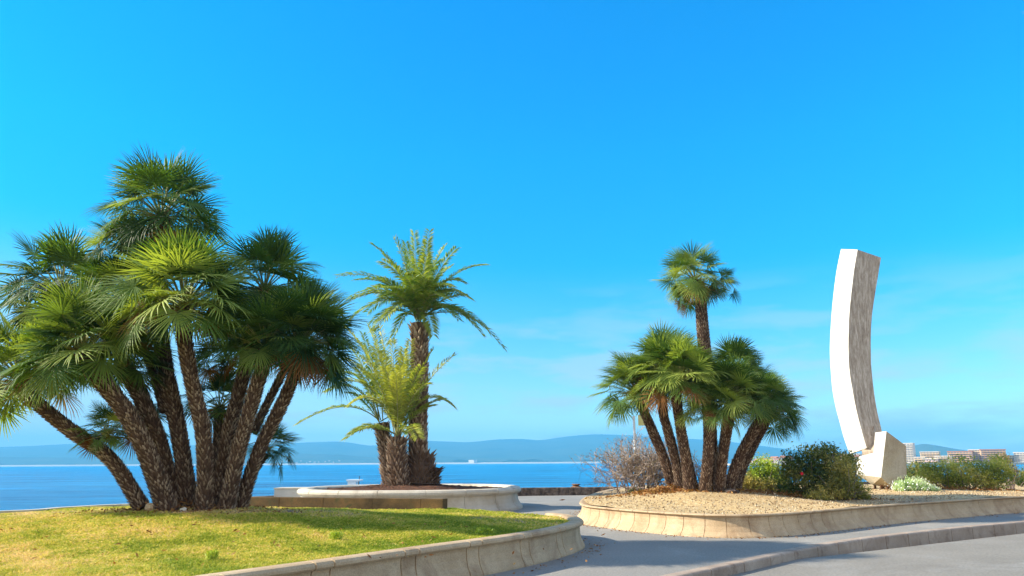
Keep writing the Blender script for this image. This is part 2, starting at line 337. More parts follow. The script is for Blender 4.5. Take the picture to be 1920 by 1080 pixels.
def profile_sweep(acc, path, prof, joints, closed=False, step=0.12, gap=0.012, depth=0.02, tint=0.5):
    """path: (n,2) plan polyline; prof: [(offset to the right of travel, z)]; grooves cut at the joints"""
    path = np.asarray(path, float)
    if closed: path = np.vstack([path, path[:1]])
    seg = np.linalg.norm(np.diff(path, axis=0), axis=1); s = np.concatenate([[0], np.cumsum(seg)]); Ltot = s[-1]
    base = list(np.arange(0, Ltot, step)); ins = []
    for j in joints:
        if 0.05 < j < Ltot-0.05:
            base = [b_ for b_ in base if abs(b_-j) > gap*2.2]; base += [j-gap, j-gap*0.6, j+gap*0.6, j+gap]; ins += [j-gap*0.6, j+gap*0.6]
    S = np.array(sorted(base+([] if closed else [Ltot]))); I = np.isin(S.round(6), np.array(ins).round(6))
    X = np.interp(S, s, path[:, 0]); Y = np.interp(S, s, path[:, 1])
    e = 0.15
    def at(q):
        q = np.mod(q, Ltot) if closed else np.clip(q, 0, Ltot)
        return np.stack([np.interp(q, s, path[:, 0]), np.interp(q, s, path[:, 1])], -1)
    tg = unit(at(S+e)-at(S-e)); nr = np.stack([tg[:, 1], -tg[:, 0]], -1)
    pr = np.array(prof); k = len(pr); n = len(S)
    off = pr[None, :, 0]-np.where(I[:, None], depth, 0)*np.linspace(1, 1, k)[None]
    zz = np.broadcast_to(pr[None, :, 1], (n, k))-np.where(I[:, None] & (pr[None, :, 0] < 0.0) & (pr[None, :, 1] > 0.9*pr[:, 1].max()), depth*0.6, 0)
    V = np.stack([X[:, None]+nr[:, None, 0]*off, Y[:, None]+nr[:, None, 1]*off, zz], -1).reshape(-1, 3)
    nn = n if closed else n-1
    i, j = np.meshgrid(np.arange(nn), np.arange(k-1), indexing='ij'); i2 = (i+1) % n
    q = np.stack([i*k+j, i*k+j+1, i2*k+j+1, i2*k+j], -1).reshape(-1, 4)
    fs = [q]
    if not closed: fs += [np.array([list(range(k))]), np.array([[(n-1)*k+x for x in range(k)][::-1]])]
    acc.add(V, fs, tint); return Ltot
def jitter_joints(L_, step, seed, pair=None):
    r = random.Random(seed); x = 0.3; out = []
    while x < L_:
        out.append(x)
        if pair: out.append(x+pair)
        x += step*r.uniform(0.9, 1.1)+(pair or 0)
    return out
a = Acc(); profile_sweep(a, KB, [(-0.20,-0.3),(-0.20,0.012),(-0.02,0.012),(0.0,0.002),(0.014,-0.02),(0.02,-0.3)], jitter_joints(120, 1.0, 3), gap=0.014, depth=0.02)
a.build('kerb', M['kerb'], kind='structure')

# sea wall along the quay
off = np.array(QUAY); a = Acc()
profile_sweep(a, QUAY[::-1], [(0.0,-0.2),(0.0,0.36),(-0.03,0.39),(-0.42,0.39),(-0.45,0.36),(-0.45,-3.0),(0,-3.0)][::-1] if False else [(-0.45,-3.0),(-0.45,0.36),(-0.42,0.39),(-0.03,0.39),(0.0,0.36),(0.0,-0.2)], jitter_joints(260, 0.9, 5), step=0.3, gap=0.02, depth=0.03)
sw = a.build('sea_wall', M['seawall'])
tag(sw, 'low brown stone sea wall running along the edge of the quay', 'wall')

# ------------------------------------------------------------------ left lawn bed
LW = [(-14,4.5),(-9,5.0)]+[tuple(P(*q, 0.5)[:2]) for q in ((150,1113),(400,1080),(600,1053),(800,1025),(950,1005),(1040,990),(1083,979),(1088,972),(1062,964),(980,956.5),(900,951),(832,947))]
LW = np.array(LW); LWs = spline(LW, 240)
wall_right = P(830,936,0.72)[:2]; wall_left = P(440,932,0.72)[:2]
back = [wall_left, P(252,945,0.5)[:2], P(120,951,0.5)[:2], P(10,958,0.5)[:2], np.array([-17.0, 17.6]), np.array([-24.0, 14.5])]
outline = np.vstack([LWs, np.array([LWs[-1]*0.6+wall_right*0.4]), np.linspace(wall_right, wall_left, 20), spline(np.array(back), 40)[1:], [(-26, 4.0)]])
PALM = D(365,953,14.7)
def sm(x): x = np.clip(x, 0, 1); return x*x*(3-2*x)
def lawn_z(x, y):
    d = np.hypot((x-PALM[0])*0.9, (y-PALM[1])*1.15)
    return 0.455+(PALM[2]-0.47)*sm(1-d/6.2)+0.012*np.sin(x*2.1+y*1.3)+0.01*np.sin(x*4.7-y*3.9)
def bare(x, y):
    d = np.hypot((x-PALM[0]-0.4)/2.9, (y-PALM[1]-0.35)/1.25)
    v = sm((1.25-d)/0.5)
    d2 = np.hypot((x-PALM[0]+2.2)/4.0, (y-PALM[1]-4.3)/2.6); v = np.maximum(v, 0.85*sm((1.2-d2)/0.5))
    tip = P(985,966,0.5); d3 = np.hypot((x-tip[0])/1.7, (y-tip[1])/2.9); v = np.maximum(v, 0.85*sm((1.2-d3)/0.6))
    v = v*(0.75+0.25*np.sin(x*5.1+2*np.sin(y*3.3)))
    return v
def inpoly(x, y, poly):
    r = np.zeros(len(x), bool); n = len(poly); j = n-1
    for i in range(n):
        xi, yi = poly[i]; xj, yj = poly[j]
        if yi != yj: r ^= ((yi > y) != (yj > y)) & (x < (xj-xi)*(y-yi)/(yj-yi)+xi)
        j = i
    return r
def radial_sheet(name, outl, center, zf, tf, mat, rings=60, inset=0.16):
    c = np.array(center); o_ = outl+unit(c-outl)*inset; n = len(o_)
    tt = np.linspace(0, 1, rings+1)[1:]**0.8
    V = c[None, None]+(o_-c)[None]*tt[:, None, None]; V = V.reshape(-1, 2); V = np.vstack([c, V])
    z = zf(V[:, 0], V[:, 1]); ti = tf(V[:, 0], V[:, 1])
    i, j = np.meshgrid(np.arange(rings-1), np.arange(n), indexing='ij'); j2 = (j+1) % n
    q = np.stack([1+i*n+j, 1+(i+1)*n+j, 1+(i+1)*n+j2, 1+i*n+j2], -1).reshape(-1, 4)
    tri = np.array([(0, 1+k, 1+(k+1) % n) for k in range(n)])
    return make(name, np.column_stack([V, z]), [tri, q], mat, tint=ti, smooth=True, kind='structure')
radial_sheet('lawn_ground', outline, (-7.5, 12.5), lawn_z, bare, M['lawn'])

# grass blades
ng = 260000
gx = []; 
r_ = rng.random(ng*3); 
dd = 6.0*(23.0/6.0)**rng.random(ng*3)          # log-uniform depth: density falls off with distance
xx = rng.uniform(-0.75, 0.12, ng*3)*dd; yy = dd
keep = inpoly(xx, yy, outline+unit(np.array([-7.5,12.5])-outline)*0.24)
keep &= rng.random(len(xx)) > bare(xx, yy)*0.93
xx = xx[keep][:ng]; yy = yy[keep][:ng]; ng = len(xx)
pn = (np.sin(xx*1.9+1.7*np.sin(yy*1.3))+np.sin(yy*2.7+1.3*np.sin(xx*2.2+1))+0.7*np.sin(xx*5.3+yy*4.1))/2.7
tint = np.clip(0.56+0.26*pn+0.16*np.sin(xx*11+3*np.sin(yy*7))*np.sin(yy*9+2*np.sin(xx*6))+rng.normal(0, 0.2, ng)+0.35*bare(xx, yy)-0.30*sm((xx+6.0)/5.0)+0.10*sm((10.5-yy)/4), 0, 1)
h = (0.013+0.018*rng.random(ng))*(1+0.25*np.sin(xx*3+yy*2))*(1+0.03*yy); wd = 0.0045+0.0008*yy
az = rng.uniform(0, 2*pi, ng); ln = rng.uniform(0.7, 2.3, ng)*h; la = rng.uniform(0, 2*pi, ng)
z0 = lawn_z(xx, yy)-0.004
A = np.column_stack([xx-np.cos(az)*wd, yy-np.sin(az)*wd, z0]); B = np.column_stack([xx+np.cos(az)*wd, yy+np.sin(az)*wd, z0])
C_ = np.column_stack([xx+np.cos(la)*ln, yy+np.sin(la)*ln, z0+h])
V = np.stack([A, B, C_], 1).reshape(-1, 3)
g = make('grass', V, [np.arange(ng*3).reshape(-1, 3)], M['grass'], tint=np.repeat(tint, 3), kind='stuff')
tag(g, 'short yellow green grass of the raised lawn in the foreground', 'grass')

# bed wall with moulded coping
PROF = [(-0.24,-0.1),(-0.24,0.47),(-0.215,0.495),(-0.16,0.505),(-0.03,0.505),(0.02,0.495),(0.045,0.465),(0.045,0.435),(0.02,0.41),(-0.025,0.40),(-0.035,0.36),(-0.03,0.26),(-0.005,0.15),(0.035,0.07),(0.055,0.03),(0.06,-0.05)]
NC = int(240*10.35/13)
a = Acc(); profile_sweep(a, LWs[:NC], PROF, jitter_joints(60, 1.15, 11, 0.28), step=0.1, gap=0.012, depth=0.022)
profile_sweep(a, LWs[NC-1:], [(-0.24,-0.1),(-0.24,0.38),(-0.2,0.41),(0.02,0.42),(0.04,0.40),(0.0,0.3),(0.05,-0.05)], jitter_joints(12, 1.2, 2), step=0.2)
o = a.build('bed_wall', M['stone']); tag(o, 'moulded limestone wall curving round the foreground lawn bed', 'wall')
a = Acc(); bk = spline(np.array(back[::-1]), 60)
profile_sweep(a, bk[::-1], [(-0.2,-0.1),(-0.2,0.51),(0.05,0.51),(0.05,-0.5)], jitter_joints(60, 1.2, 2), step=0.2)
o = a.build('edging_wall', M['stone_pale']); tag(o, 'thin pale stone edging behind the lawn, against the sea on the left', 'wall')
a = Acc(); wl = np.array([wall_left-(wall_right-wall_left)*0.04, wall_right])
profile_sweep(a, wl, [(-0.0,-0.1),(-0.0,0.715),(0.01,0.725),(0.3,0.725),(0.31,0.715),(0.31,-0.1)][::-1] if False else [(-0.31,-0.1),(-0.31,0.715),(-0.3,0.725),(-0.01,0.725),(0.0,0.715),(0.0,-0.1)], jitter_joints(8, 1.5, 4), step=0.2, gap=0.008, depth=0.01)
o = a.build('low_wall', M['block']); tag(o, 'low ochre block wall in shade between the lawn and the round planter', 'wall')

# ------------------------------------------------------------------ round planter
PC = np.array([P(575,915,0.75)[0]*0.5+P(970,918,0.75)[0]*0.5, 29.0]); 
xl = D(572,915,29)[0]; xr = D(974,915,28.6)[0]; PC[0] = (xl+xr)/2; RX = (xr-xl)/2
th = np.linspace(0, 2*pi, 160, endpoint=False)
rr = 1+0.0*th
ring = np.column_stack([PC[0]+RX*np.sign(np.cos(th))*np.abs(np.cos(th))**0.9, PC[1]+4.1*np.sign(np.sin(th))*np.abs(np.sin(th))**0.9])
PROF2 = [(-0.42,0.1),(-0.42,0.66),(-0.38,0.72),(-0.28,0.76),(-0.10,0.765),(0.02,0.74),(0.075,0.68),(0.075,0.62),(0.03,0.565),(-0.04,0.545),(-0.07,0.50),(-0.06,0.38),(-0.02,0.24),(0.05,0.14),(0.11,0.09),(0.12,0.06),(0.13,-0.05)]
a = Acc(); profile_sweep(a, ring, PROF2, jitter_joints(25.3, 1.45, 8), closed=True, step=0.12, gap=0.016, depth=0.025)
o = a.build('planter_wall', M['stone_pale']); 
def mulch_z(x, y): return 0.66+0.20*sm(1-np.hypot(x-PC[0]+0.1, (y-PC[1]))/3.8)+0.02*np.sin(5*x)*np.sin(4*y)
rt = thing('round_planter', 'round pale stone planter with rolled rim holding the date palms', 'planter', (PC[0], PC[1], 0))
o.parent = rt; o.matrix_parent_inverse = Matrix.Translation(-rt.location)
c = np.array(PC); ringi = c+(ring-c)*0.92; n = len(ring); tt = np.linspace(0, 1, 41)[1:]
V = np.vstack([c, (c[None, None]+(ringi-c)[None]*tt[:, None, None]).reshape(-1, 2)]); z = mulch_z(V[:, 0], V[:, 1])+rng.normal(0, 0.012, len(V))
i, j = np.meshgrid(np.arange(39), np.arange(n), indexing='ij'); j2 = (j+1) % n
q = np.stack([1+i*n+j, 1+(i+1)*n+j, 1+(i+1)*n+j2, 1+i*n+j2], -1).reshape(-1, 4)
make('mulch', np.column_stack([V, z]), [np.array([(0, 1+k, 1+(k+1) % n) for k in range(n)]), q], M['mulch'], rt)

# ------------------------------------------------------------------ right gravel bed
RW = [tuple(D(1215,905,40)[:2])]+[tuple(P(*q, 0.48)[:2]) for q in ((1165,914),(1130,920),(1102,930),(1089,940),(1098,947),(1140,952),(1200,957),(1300,963),(1400,964.5),(1480,961),(1550,955.5),(1620,949.5),(1700,943.5),(1800,937),(1920,930.5))]+[(27,29.6),(45,36)]
RW = np.array(RW); RWs = spline(RW, 300)
bedout = np.vstack([RWs, [(45,44),(22,39.5),(12,37.5)]])
RP = D(1305,918,23.0)
SB = D(1655,916,28.3)
def gz(x, y):
    return 0.45+(RP[2]-0.46)*np.exp(-((x-RP[0])**2/9+(y-RP[1])**2/7))+(SB[2]-0.47)*np.exp(-((x-SB[0])**2/16+(y-SB[1])**2/16))+0.015*np.sin(2.3*x+y)+0.012*np.sin(3.1*y-1.7*x)
def gsoil(x, y):
    v = 0.55*np.exp(-((x-10)**2/14+(y-22.5)**2/2.2)); p1 = P(1140,925,0.5)
    v = v+0.8*np.exp(-((x-p1[0]-0.3)**2/2.5+(y-p1[1])**2/18)); p2 = P(1210,925,0.6)
    v = v+0.4*np.exp(-((x-17)**2/14+(y-25.8)**2/0.5))
    return v
radial_sheet('gravel_bed', bedout, (9.5, 26), gz, gsoil, M['gravel'], 70, 0.1)
PROF3 = [(-0.20,-0.1),(-0.20,0.455),(-0.18,0.47),(-0.02,0.485),(0.03,0.475),(0.04,0.45),(0.005,0.425),(-0.025,0.41),(-0.03,0.34),(-0.005,0.22),(0.05,0.11),(0.13,0.035),(0.15,0.0),(0.155,-0.05)]
LB = float(np.linalg.norm(np.diff(RWs, axis=0), axis=1).sum())
a = Acc(); profile_sweep(a, RWs, PROF3, [j for j in jitter_joints(110, 0.5, 21) if 20 < j < 28.5]+[1.5*q_ for q_ in range(1, 12)]+[32.5+1.9*q_ for q_ in range(20)], step=0.12, gap=0.009, depth=0.013)
o = a.build('bed_wall', M['stone']); tag(o, 'long flared stone wall round the gravel bed on the right', 'wall')

# loose stones on gravel
ns = 9000; x = rng.uniform(2, 20, ns*3); y = rng.uniform(17, 33, ns*3)
k = inpoly(x, y, bedout+unit(np.array([9.5,26])-bedout)*0.3); x = x[k][:ns]; y = y[k][:ns]; ns = len(x)
s_ = rng.uniform(0.012, 0.035, ns); zc = gz(x, y)
dirs = np.array([(1,0,0),(-0.5,0.87,0),(-0.5,-0.87,0),(0,0,0.9)]); jit = rng.uniform(0.7, 1.3, (ns, 4, 3))
V = np.column_stack([x, y, zc])[:, None]+dirs[None]*jit*s_[:, None, None]
F0 = np.array([(0,1,3),(1,2,3),(2,0,3)]); Fq = (np.arange(ns)[:, None, None]*4+F0[None]).reshape(-1, 3)
m_peb = m_tint('pebble', [(0,(0.22,0.13,0.06)),(0.6,(0.48,0.34,0.17)),(1,(0.75,0.64,0.46))])
g = make('gravel_pebbles', V.reshape(-1, 3), [Fq], m_peb, tint=np.repeat(rng.random(ns), 4), kind='stuff'); tag(g, 'loose pale pebbles scattered over the gravel bed', 'gravel')

# ------------------------------------------------------------------ palm parts
def trunk_mesh(acc, pts, r0, r1, sp=0.040, stub=0.034, sw=0.055, rs=None, topfib=0.18, seed=0, tmul=1.0):
    rs = rs or np.random.default_rng(seed)
    pts = spline(pts, 40); n = len(pts); u = np.linspace(0, 1, n)
    rad = r0+(r1-r0)*u; rad = rad*(1+0.22*np.exp(-u/0.05))+0.04*np.exp(-(1-u)/0.06)
    rad *= 1+0.03*np.sin(u*17+seed)
    tube(acc, pts, rad, 14, tint=0.22)
    T, X, Y = frames(pts); seg = np.linalg.norm(np.diff(pts, axis=0), axis=1); s = np.concatenate([[0], np.cumsum(seg)]); Lt = s[-1]
    rows = int(Lt/sp); V = []; tn = []
    for i in range(rows):
        q = (i+0.5)*sp; k = np.interp(q, s, np.arange(n)); k0 = int(k)
        p = pts[k0]+(pts[min(k0+1, n-1)]-pts[k0])*(k-k0); r = np.interp(k, np.arange(n), rad); uu = q/Lt
        m = max(5, int(2*pi*r/(sw*1.12))); ph = i*0.5*2*pi/m+i*0.07
        a_ = ph+np.arange(m)*2*pi/m+rs.normal(0, 0.06, m)
        nrm = np.cos(a_)[:, None]*X[k0]+np.sin(a_)[:, None]*Y[k0]; tan = -np.sin(a_)[:, None]*X[k0]+np.cos(a_)[:, None]*Y[k0]; t = T[k0]
        so = stub*(0.65+0.7*rs.random(m))*(1+1.4*np.exp(-(1-uu)*Lt/topfib)); w_ = sw*0.5*(0.75+0.4*rs.random(m)); hh = sp*(0.9+0.5*rs.random(m))
        b0 = p+nrm*r*0.93
        a0 = b0-tan*w_[:, None]-t*hh[:, None]*0.7; a1 = b0+tan*w_[:, None]-t*hh[:, None]*0.7
        a2 = b0+tan*w_[:, None]*0.55+t*hh[:, None]*0.5+nrm*so[:, None]*0.35; a3 = b0-tan*w_[:, None]*0.55+t*hh[:, None]*0.5+nrm*so[:, None]*0.35
        tp = p+nrm*(r+so[:, None])+t*hh[:, None]*(0.9+rs.random(m)[:, None]*0.8)+tan*(rs.normal(0, 0.25, m)*w_)[:, None]
        V.append(np.stack([a0, a1, a2, a3, tp], 1)); tt_ = np.clip(rs.normal(0.60, 0.2, m), 0, 1)*tmul
        tn.append(np.stack([tt_*0.6, tt_*0.6, tt_*0.9, tt_*0.9, tt_*1.15], 1))
    V = np.concatenate(V); tn = np.concatenate(tn); m = len(V)
    Ft = np.array([(0,1,4),(1,2,4),(2,3,4),(3,0,4)]); acc.add(V.reshape(-1, 3), [(np.arange(m)[:, None, None]*5+Ft[None]).reshape(-1, 3)], np.clip(tn.ravel(), 0, 1))

def fan_template(seed, N_=30, spread=118, droop=0.12, fold=0.25):
    """blade in XY around origin (hub), unit radius, pointing +Y"""
    rs = np.random.default_rng(seed); A_ = np.radians(np.linspace(-spread, spread, N_)); da = A_[1]-A_[0]; V = []; q = []; tr = []; tv = []
    for i, a_ in enumerate(A_):
        a2 = a_+rs.normal(0, 0.035); L_ = (1-0.30*(abs(a_)/A_[-1])**2)*rs.uniform(0.9, 1.05)
        d = np.array([sin(a2), cos(a2), 0]); sd = np.array([cos(a2), -sin(a2), 0]); dr = droop*rs.uniform(0.5, 1.6)
        cup = 0.22*(abs(a_)/A_[-1])**2
        n0 = len(V)
        for r_, wf in ((0.03, 1.0), (0.34, 1.0), (0.70, 0.78)):
            w_ = (0.5*da*min(r_, 0.34)*wf)
            for s, up in ((-1, 0), (0, fold*w_*1.6), (1, 0)):
                p = d*r_*L_+sd*s*w_; p = p+np.array([0, 0, up-dr*r_*r_*L_+cup*r_]); V.append(p); tv.append(r_)
        V.append(d*L_+np.array([0, 0, -dr*L_*1.15+cup])); tv.append(1.0)
        for r in (0, 1):
            b_ = n0+3*r; q += [(b_, b_+1, b_+4, b_+3), (b_+1, b_+2, b_+5, b_+4)]
        b_ = n0+6; tr += [(b_, b_+1, b_+3), (b_+1, b_+2, b_+3)]
    return np.array(V), np.array(q), np.array(tr), np.array(tv)
FT = [fan_template(s, 32+(s % 3)*3, 100+8*(s % 4), 0.10+0.05*(s % 3)) for s in range(8)]

def fan_crown(leaf, pet, dead, center, Rr, n, seed, axis=(0,0,1), elmin=-16, tint=0.5, blade=0.50, dens=1.0):
    rs = np.random.default_rng(seed); c = np.asarray(center, float); axis = unit(axis)
    up = np.array([0, 0, 1.0]); sx = unit(np.cross(axis, [0.13, 1, 0.07])); sy = np.cross(axis, sx)
    for i in range(n):
        u = (i+0.5)/n; az = i*2.39996+rs.normal(0, 0.2)
        e = R(86-(86-elmin)*u**0.85+rs.normal(0, 5))
        d = unit((sx*cos(az)+sy*sin(az))*cos(e)+axis*sin(e)); d = unit(d+np.array([0, 0, 0.0]))
        Lp = Rr*(1-blade)*rs.uniform(0.72, 1.3); Rb = Rr*blade*rs.uniform(0.85, 1.12)
        if u > 0.85: Rb *= 0.9
        side = np.cross(d, up)
        side = unit(side) if np.linalg.norm(side) > 0.25 else unit(np.cross(d, [cos(az*1.7), sin(az*1.7), 0.1]))
        nz = unit(np.cross(side, d)); ro = rs.normal(0, 0.42)
        side, nz = side*cos(ro)+nz*sin(ro), nz*cos(ro)-side*sin(ro)
        sag = Lp*0.10*(cos(e)); hub = c+d*Lp-up*sag; st = c+d*Rr*0.04
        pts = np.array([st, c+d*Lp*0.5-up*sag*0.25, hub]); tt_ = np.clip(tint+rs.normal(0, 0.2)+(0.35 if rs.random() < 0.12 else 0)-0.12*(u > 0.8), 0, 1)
        tube(pet, pts, [0.016*Rr/1.2, 0.011*Rr/1.2, 0.008*Rr/1.2], 3, tint=float(np.clip(0.3+0.5*rs.random(), 0, 1)), caps=False)
        bend = R(6+25*u+rs.normal(0, 10)); yb = d*cos(bend)-nz*sin(bend); zb = nz*cos(bend)+d*sin(bend)
        V0, q, tr, tv = FT[rs.integers(len(FT))]
        V = hub+Rb*(V0[:, :1]*side+V0[:, 1:2]*yb+V0[:, 2:3]*zb)
        V[:, 2] -= 0.10*Rb*(tv**2)*cos(e)
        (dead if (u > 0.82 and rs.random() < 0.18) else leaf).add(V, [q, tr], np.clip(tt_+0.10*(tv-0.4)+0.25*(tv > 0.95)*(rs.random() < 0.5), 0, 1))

def stem_part(root, name_t, pts, r0, r1, seed, **k):
    a = Acc(); trunk_mesh(a, pts, r0, r1, seed=seed, **k); return a.build(name_t, M['trunk'], root)
def crown_part(root, center, Rr, n, seed, **k):
    lf = Acc(); pt = Acc(); dl_ = Acc(); fan_crown(lf, pt, dl_, center, Rr, n, seed, **k)
    cr_ = lf.build('crown', M['fan'], root); pp = pt.build('leaf_stalks', M['petiole'], None)
    pp.parent = cr_
    if dl_.n: dd_ = dl_.build('dead_fronds', M['deadleaf'], None); dd_.parent = cr_
    pp.parent = cr_; pp.matrix_parent_inverse = cr_.matrix_parent_inverse.copy() if False else Matrix.Identity(4)
    if n > 30:
        fa = Acc(); rs = np.random.default_rng(seed+5); c = np.asarray(center, float)
        for q in range(46):
            d_ = unit(np.array([rs.normal(0, 1), rs.normal(0, 1)-0.6, rs.normal(0.1, 0.6)])); ln = Rr*rs.uniform(0.12, 0.30); b_ = c+np.array([0, 0, -0.10])
            tube(fa, np.array([b_, b_+d_*ln*0.6, b_+d_*ln-np.array([0, 0, 0.05])]), [0.022, 0.015, 0.006], 3, tint=rs.random(), caps=False)
        fo = fa.build('flower_stalks', M['rustfib'], None); fo.parent = cr_
    # crown verts are world coordinates offset by its parent inverse; keep the stalks in the same frame
    return cr_
def px2m(px, d): return px*d/F_PX

# ------------------------------------------------------------------ big left clump
def clump(name, label, base, stems, d, crown_dens=1.0, rk=1.0, tadd=0.0, cs_=1.0, bl_=0.5, group=None):
    root = thing(name, label, 'palm', base, group)
    for i, s in enumerate(stems):
        if s.get('path'):
            path = [D(*q) for q in s['path']]; path[0][2] -= 0.12
            if s.get('crowns'):
                cc = D(*s['crowns'][0][:3]); gap_ = cc-path[-1]
                if np.linalg.norm(gap_) > 0.12: path.append(path[-1]+gap_*0.9)
            stem_part(root, 'trunk', np.array(path), s.get('r', 0.2)*rk, s.get('r', 0.2)*0.92*rk, 100+i)
        for cpx, cpy, cd_, rp, n, kw in s.get('crowns', []):
            kw = dict(kw); kw['tint'] = kw.get('tint', 0.5)+tadd; c = D(cpx, cpy, cd_); kw.setdefault('blade', bl_); crown_part(root, c, px2m(rp, cd_)*cs_, int(n*crown_dens), 31*i+int(cpx), **kw)
    return root
B0 = 14.0
stems = [
 dict(path=[(268,940,14.62),(208,862,14.55),(130,805,14.55),(58,745,14.55)], r=0.17, crowns=[(42,715,14.55,150,46,dict(axis=(-0.45,-0.1,0.9),tint=0.62))]),
 dict(path=[(318,950,14.40),(285,870,14.25),(238,775,14.10),(178,700,13.95)], r=0.22, crowns=[(160,662,13.95,150,58,dict(axis=(-0.35,-0.25,0.9),tint=0.42))]),
 dict(path=[(330,945,14.93),(300,830,14.93),(262,745,14.93),(238,700,14.93)], r=0.19, crowns=[(235,690,14.85,110,40,dict(tint=0.3))]),
 dict(path=[(358,946,15.00),(335,810,15.07),(310,690,15.22),(296,560,15.38),(300,428,15.45)], r=0.21, crowns=[(303,408,15.45,142,58,dict(elmin=-38,tint=0.33))]),
 dict(path=[(384,957,14.32),(382,822,14.25),(356,700,14.10),(343,612,14.02)], r=0.185, crowns=[(345,575,14.02,165,72,dict(axis=(-0.05,-0.2,1),tint=0.55))]),
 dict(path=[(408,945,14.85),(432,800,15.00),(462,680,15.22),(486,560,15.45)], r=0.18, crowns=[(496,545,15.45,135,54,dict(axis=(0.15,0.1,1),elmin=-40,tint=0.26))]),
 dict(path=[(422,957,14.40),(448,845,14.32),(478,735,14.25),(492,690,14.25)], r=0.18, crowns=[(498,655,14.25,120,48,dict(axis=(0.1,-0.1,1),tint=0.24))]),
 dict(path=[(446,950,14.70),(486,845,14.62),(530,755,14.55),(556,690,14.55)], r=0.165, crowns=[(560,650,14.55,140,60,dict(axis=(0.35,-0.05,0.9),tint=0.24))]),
 dict(path=[(340,940,15.38),(270,740,15.68),(190,620,15.82),(122,560,15.82)], r=0.13, crowns=[(115,545,15.82,142,52,dict(axis=(-0.3,0,0.95),elmin=-50,tint=0.32))]),
 dict(path=[(300,940,15.15),(270,865,15.22),(250,815,15.22)], r=0.10, crowns=[(248,810,15.22,82,26,dict(tint=0.38)),(205,815,14.40,72,22,dict(tint=0.4,axis=(-0.3,-0.2,0.9)))]),
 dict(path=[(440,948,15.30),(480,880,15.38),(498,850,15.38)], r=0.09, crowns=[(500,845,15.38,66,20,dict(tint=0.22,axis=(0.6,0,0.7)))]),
 dict(path=[(395,945,15.45),(405,850,15.60),(412,780,15.75)], r=0.12, crowns=[(412,765,15.75,90,30,dict(tint=0.25)),(425,680,15.68,95,30,dict(tint=0.25))]),
 dict(path=[(475,800,15.15),(540,680,15.45),(580,610,15.60)], r=0.10, crowns=[(585,600,15.60,85,26,dict(tint=0.22,axis=(0.3,0,0.9)))]),
 dict(path=[(310,760,15.15),(280,680,15.45),(245,600,15.52)], r=0.10, crowns=[(225,560,15.38,110,36,dict(tint=0.36)),(232,470,15.52,90,22,dict(tint=0.5,axis=(-0.5,0,0.8)))]),
]
LC = clump('fan_palm_clump', 'large many-trunked fan palm clump on the foreground lawn, left', D(368,952,14.7), stems, 14, 1.12, 0.70, 0.04, 0.98, 0.49)
stems = [
 dict(path=[(1334,912,23.6),(1331,800,23.7),(1324,690,23.7),(1317,610,23.7),(1312,545,23.7)], r=0.27, crowns=[(1303,525,23.7,80,50,dict(axis=(-0.3,0,0.95),elmin=-45,tint=0.5)),(1345,530,23.7,52,10,dict(axis=(0.9,0,0.5),tint=0.2))]),
 dict(path=[(1262,908,23.2),(1245,860,23.2),(1222,805,23.2),(1205,765,23.2)], r=0.20, crowns=[(1193,738,23.2,92,54,dict(axis=(-0.35,-0.1,0.9),tint=0.5))]),
 dict(path=[(1277,912,22.9),(1266,860,22.9),(1250,800,22.8),(1243,770,22.8)], r=0.19, crowns=[(1240,700,22.9,95,54,dict(tint=0.5))]),
 dict(path=[(1293,914,22.6),(1284,850,22.5),(1274,790,22.4),(1268,740,22.3)], r=0.20, crowns=[(1272,715,22.2,105,64,dict(axis=(0,-0.25,1),tint=0.58))]),
 dict(path=[(1320,918,22.4),(1327,860,22.2),(1330,805,22.1),(1331,790,22.1)], r=0.20, crowns=[(1336,772,22.0,78,44,dict(axis=(0.1,-0.3,1),tint=0.56))]),
 dict(path=[(1347,920,22.5),(1354,860,22.4),(1364,800,22.3),(1370,765,22.2)], r=0.21, crowns=[(1372,745,22.2,90,54,dict(axis=(0.1,-0.25,1),tint=0.5))]),
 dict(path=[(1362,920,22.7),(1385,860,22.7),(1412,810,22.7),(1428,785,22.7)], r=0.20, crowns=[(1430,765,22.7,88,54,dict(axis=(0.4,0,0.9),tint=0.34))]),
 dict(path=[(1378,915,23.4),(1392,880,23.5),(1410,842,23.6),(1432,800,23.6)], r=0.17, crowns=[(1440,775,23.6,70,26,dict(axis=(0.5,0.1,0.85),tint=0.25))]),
 dict(path=[(1350,905,24.0),(1360,800,24.2),(1372,730,24.3)], r=0.17, crowns=[(1375,705,24.3,85,46,dict(axis=(0.2,0.1,1),tint=0.28)),(1405,735,24.2,76,34,dict(axis=(0.4,0,0.9),tint=0.26))]),
 dict(path=[(1300,905,24.0),(1275,790,24.2),(1262,700,24.2)], r=0.17, crowns=[(1262,685,24.2,85,44,dict(axis=(-0.1,0,1),tint=0.42)),(1305,720,23.6,80,30,dict(tint=0.4))]),
]
RC = clump('fan_palm_clump', 'fan palm clump with one tall stem on the gravel bed', D(1320,916,23.0), stems, 23, 1.0, 0.70, 0.08, 0.97, 0.48)

# a tall palm standing past the right edge of the view; only its leaf tips reach in
TP = D(2028,900,28.8); TP[2] = gz(TP[0], TP[1])
root = thing('tall_fan_palm', 'tall palm past the right edge, its pale leaf tips in the top corner', 'palm', TP)
tc_ = D(2028,30,28.8); stem_part(root, 'trunk', np.array([TP-[0,0,0.1], (TP+tc_)/2+[0.2,0,0], tc_]), 0.22, 0.17, 900); crown_part(root, tc_, px2m(112, 28.8), 44, 901, tint=0.8, elmin=-60)

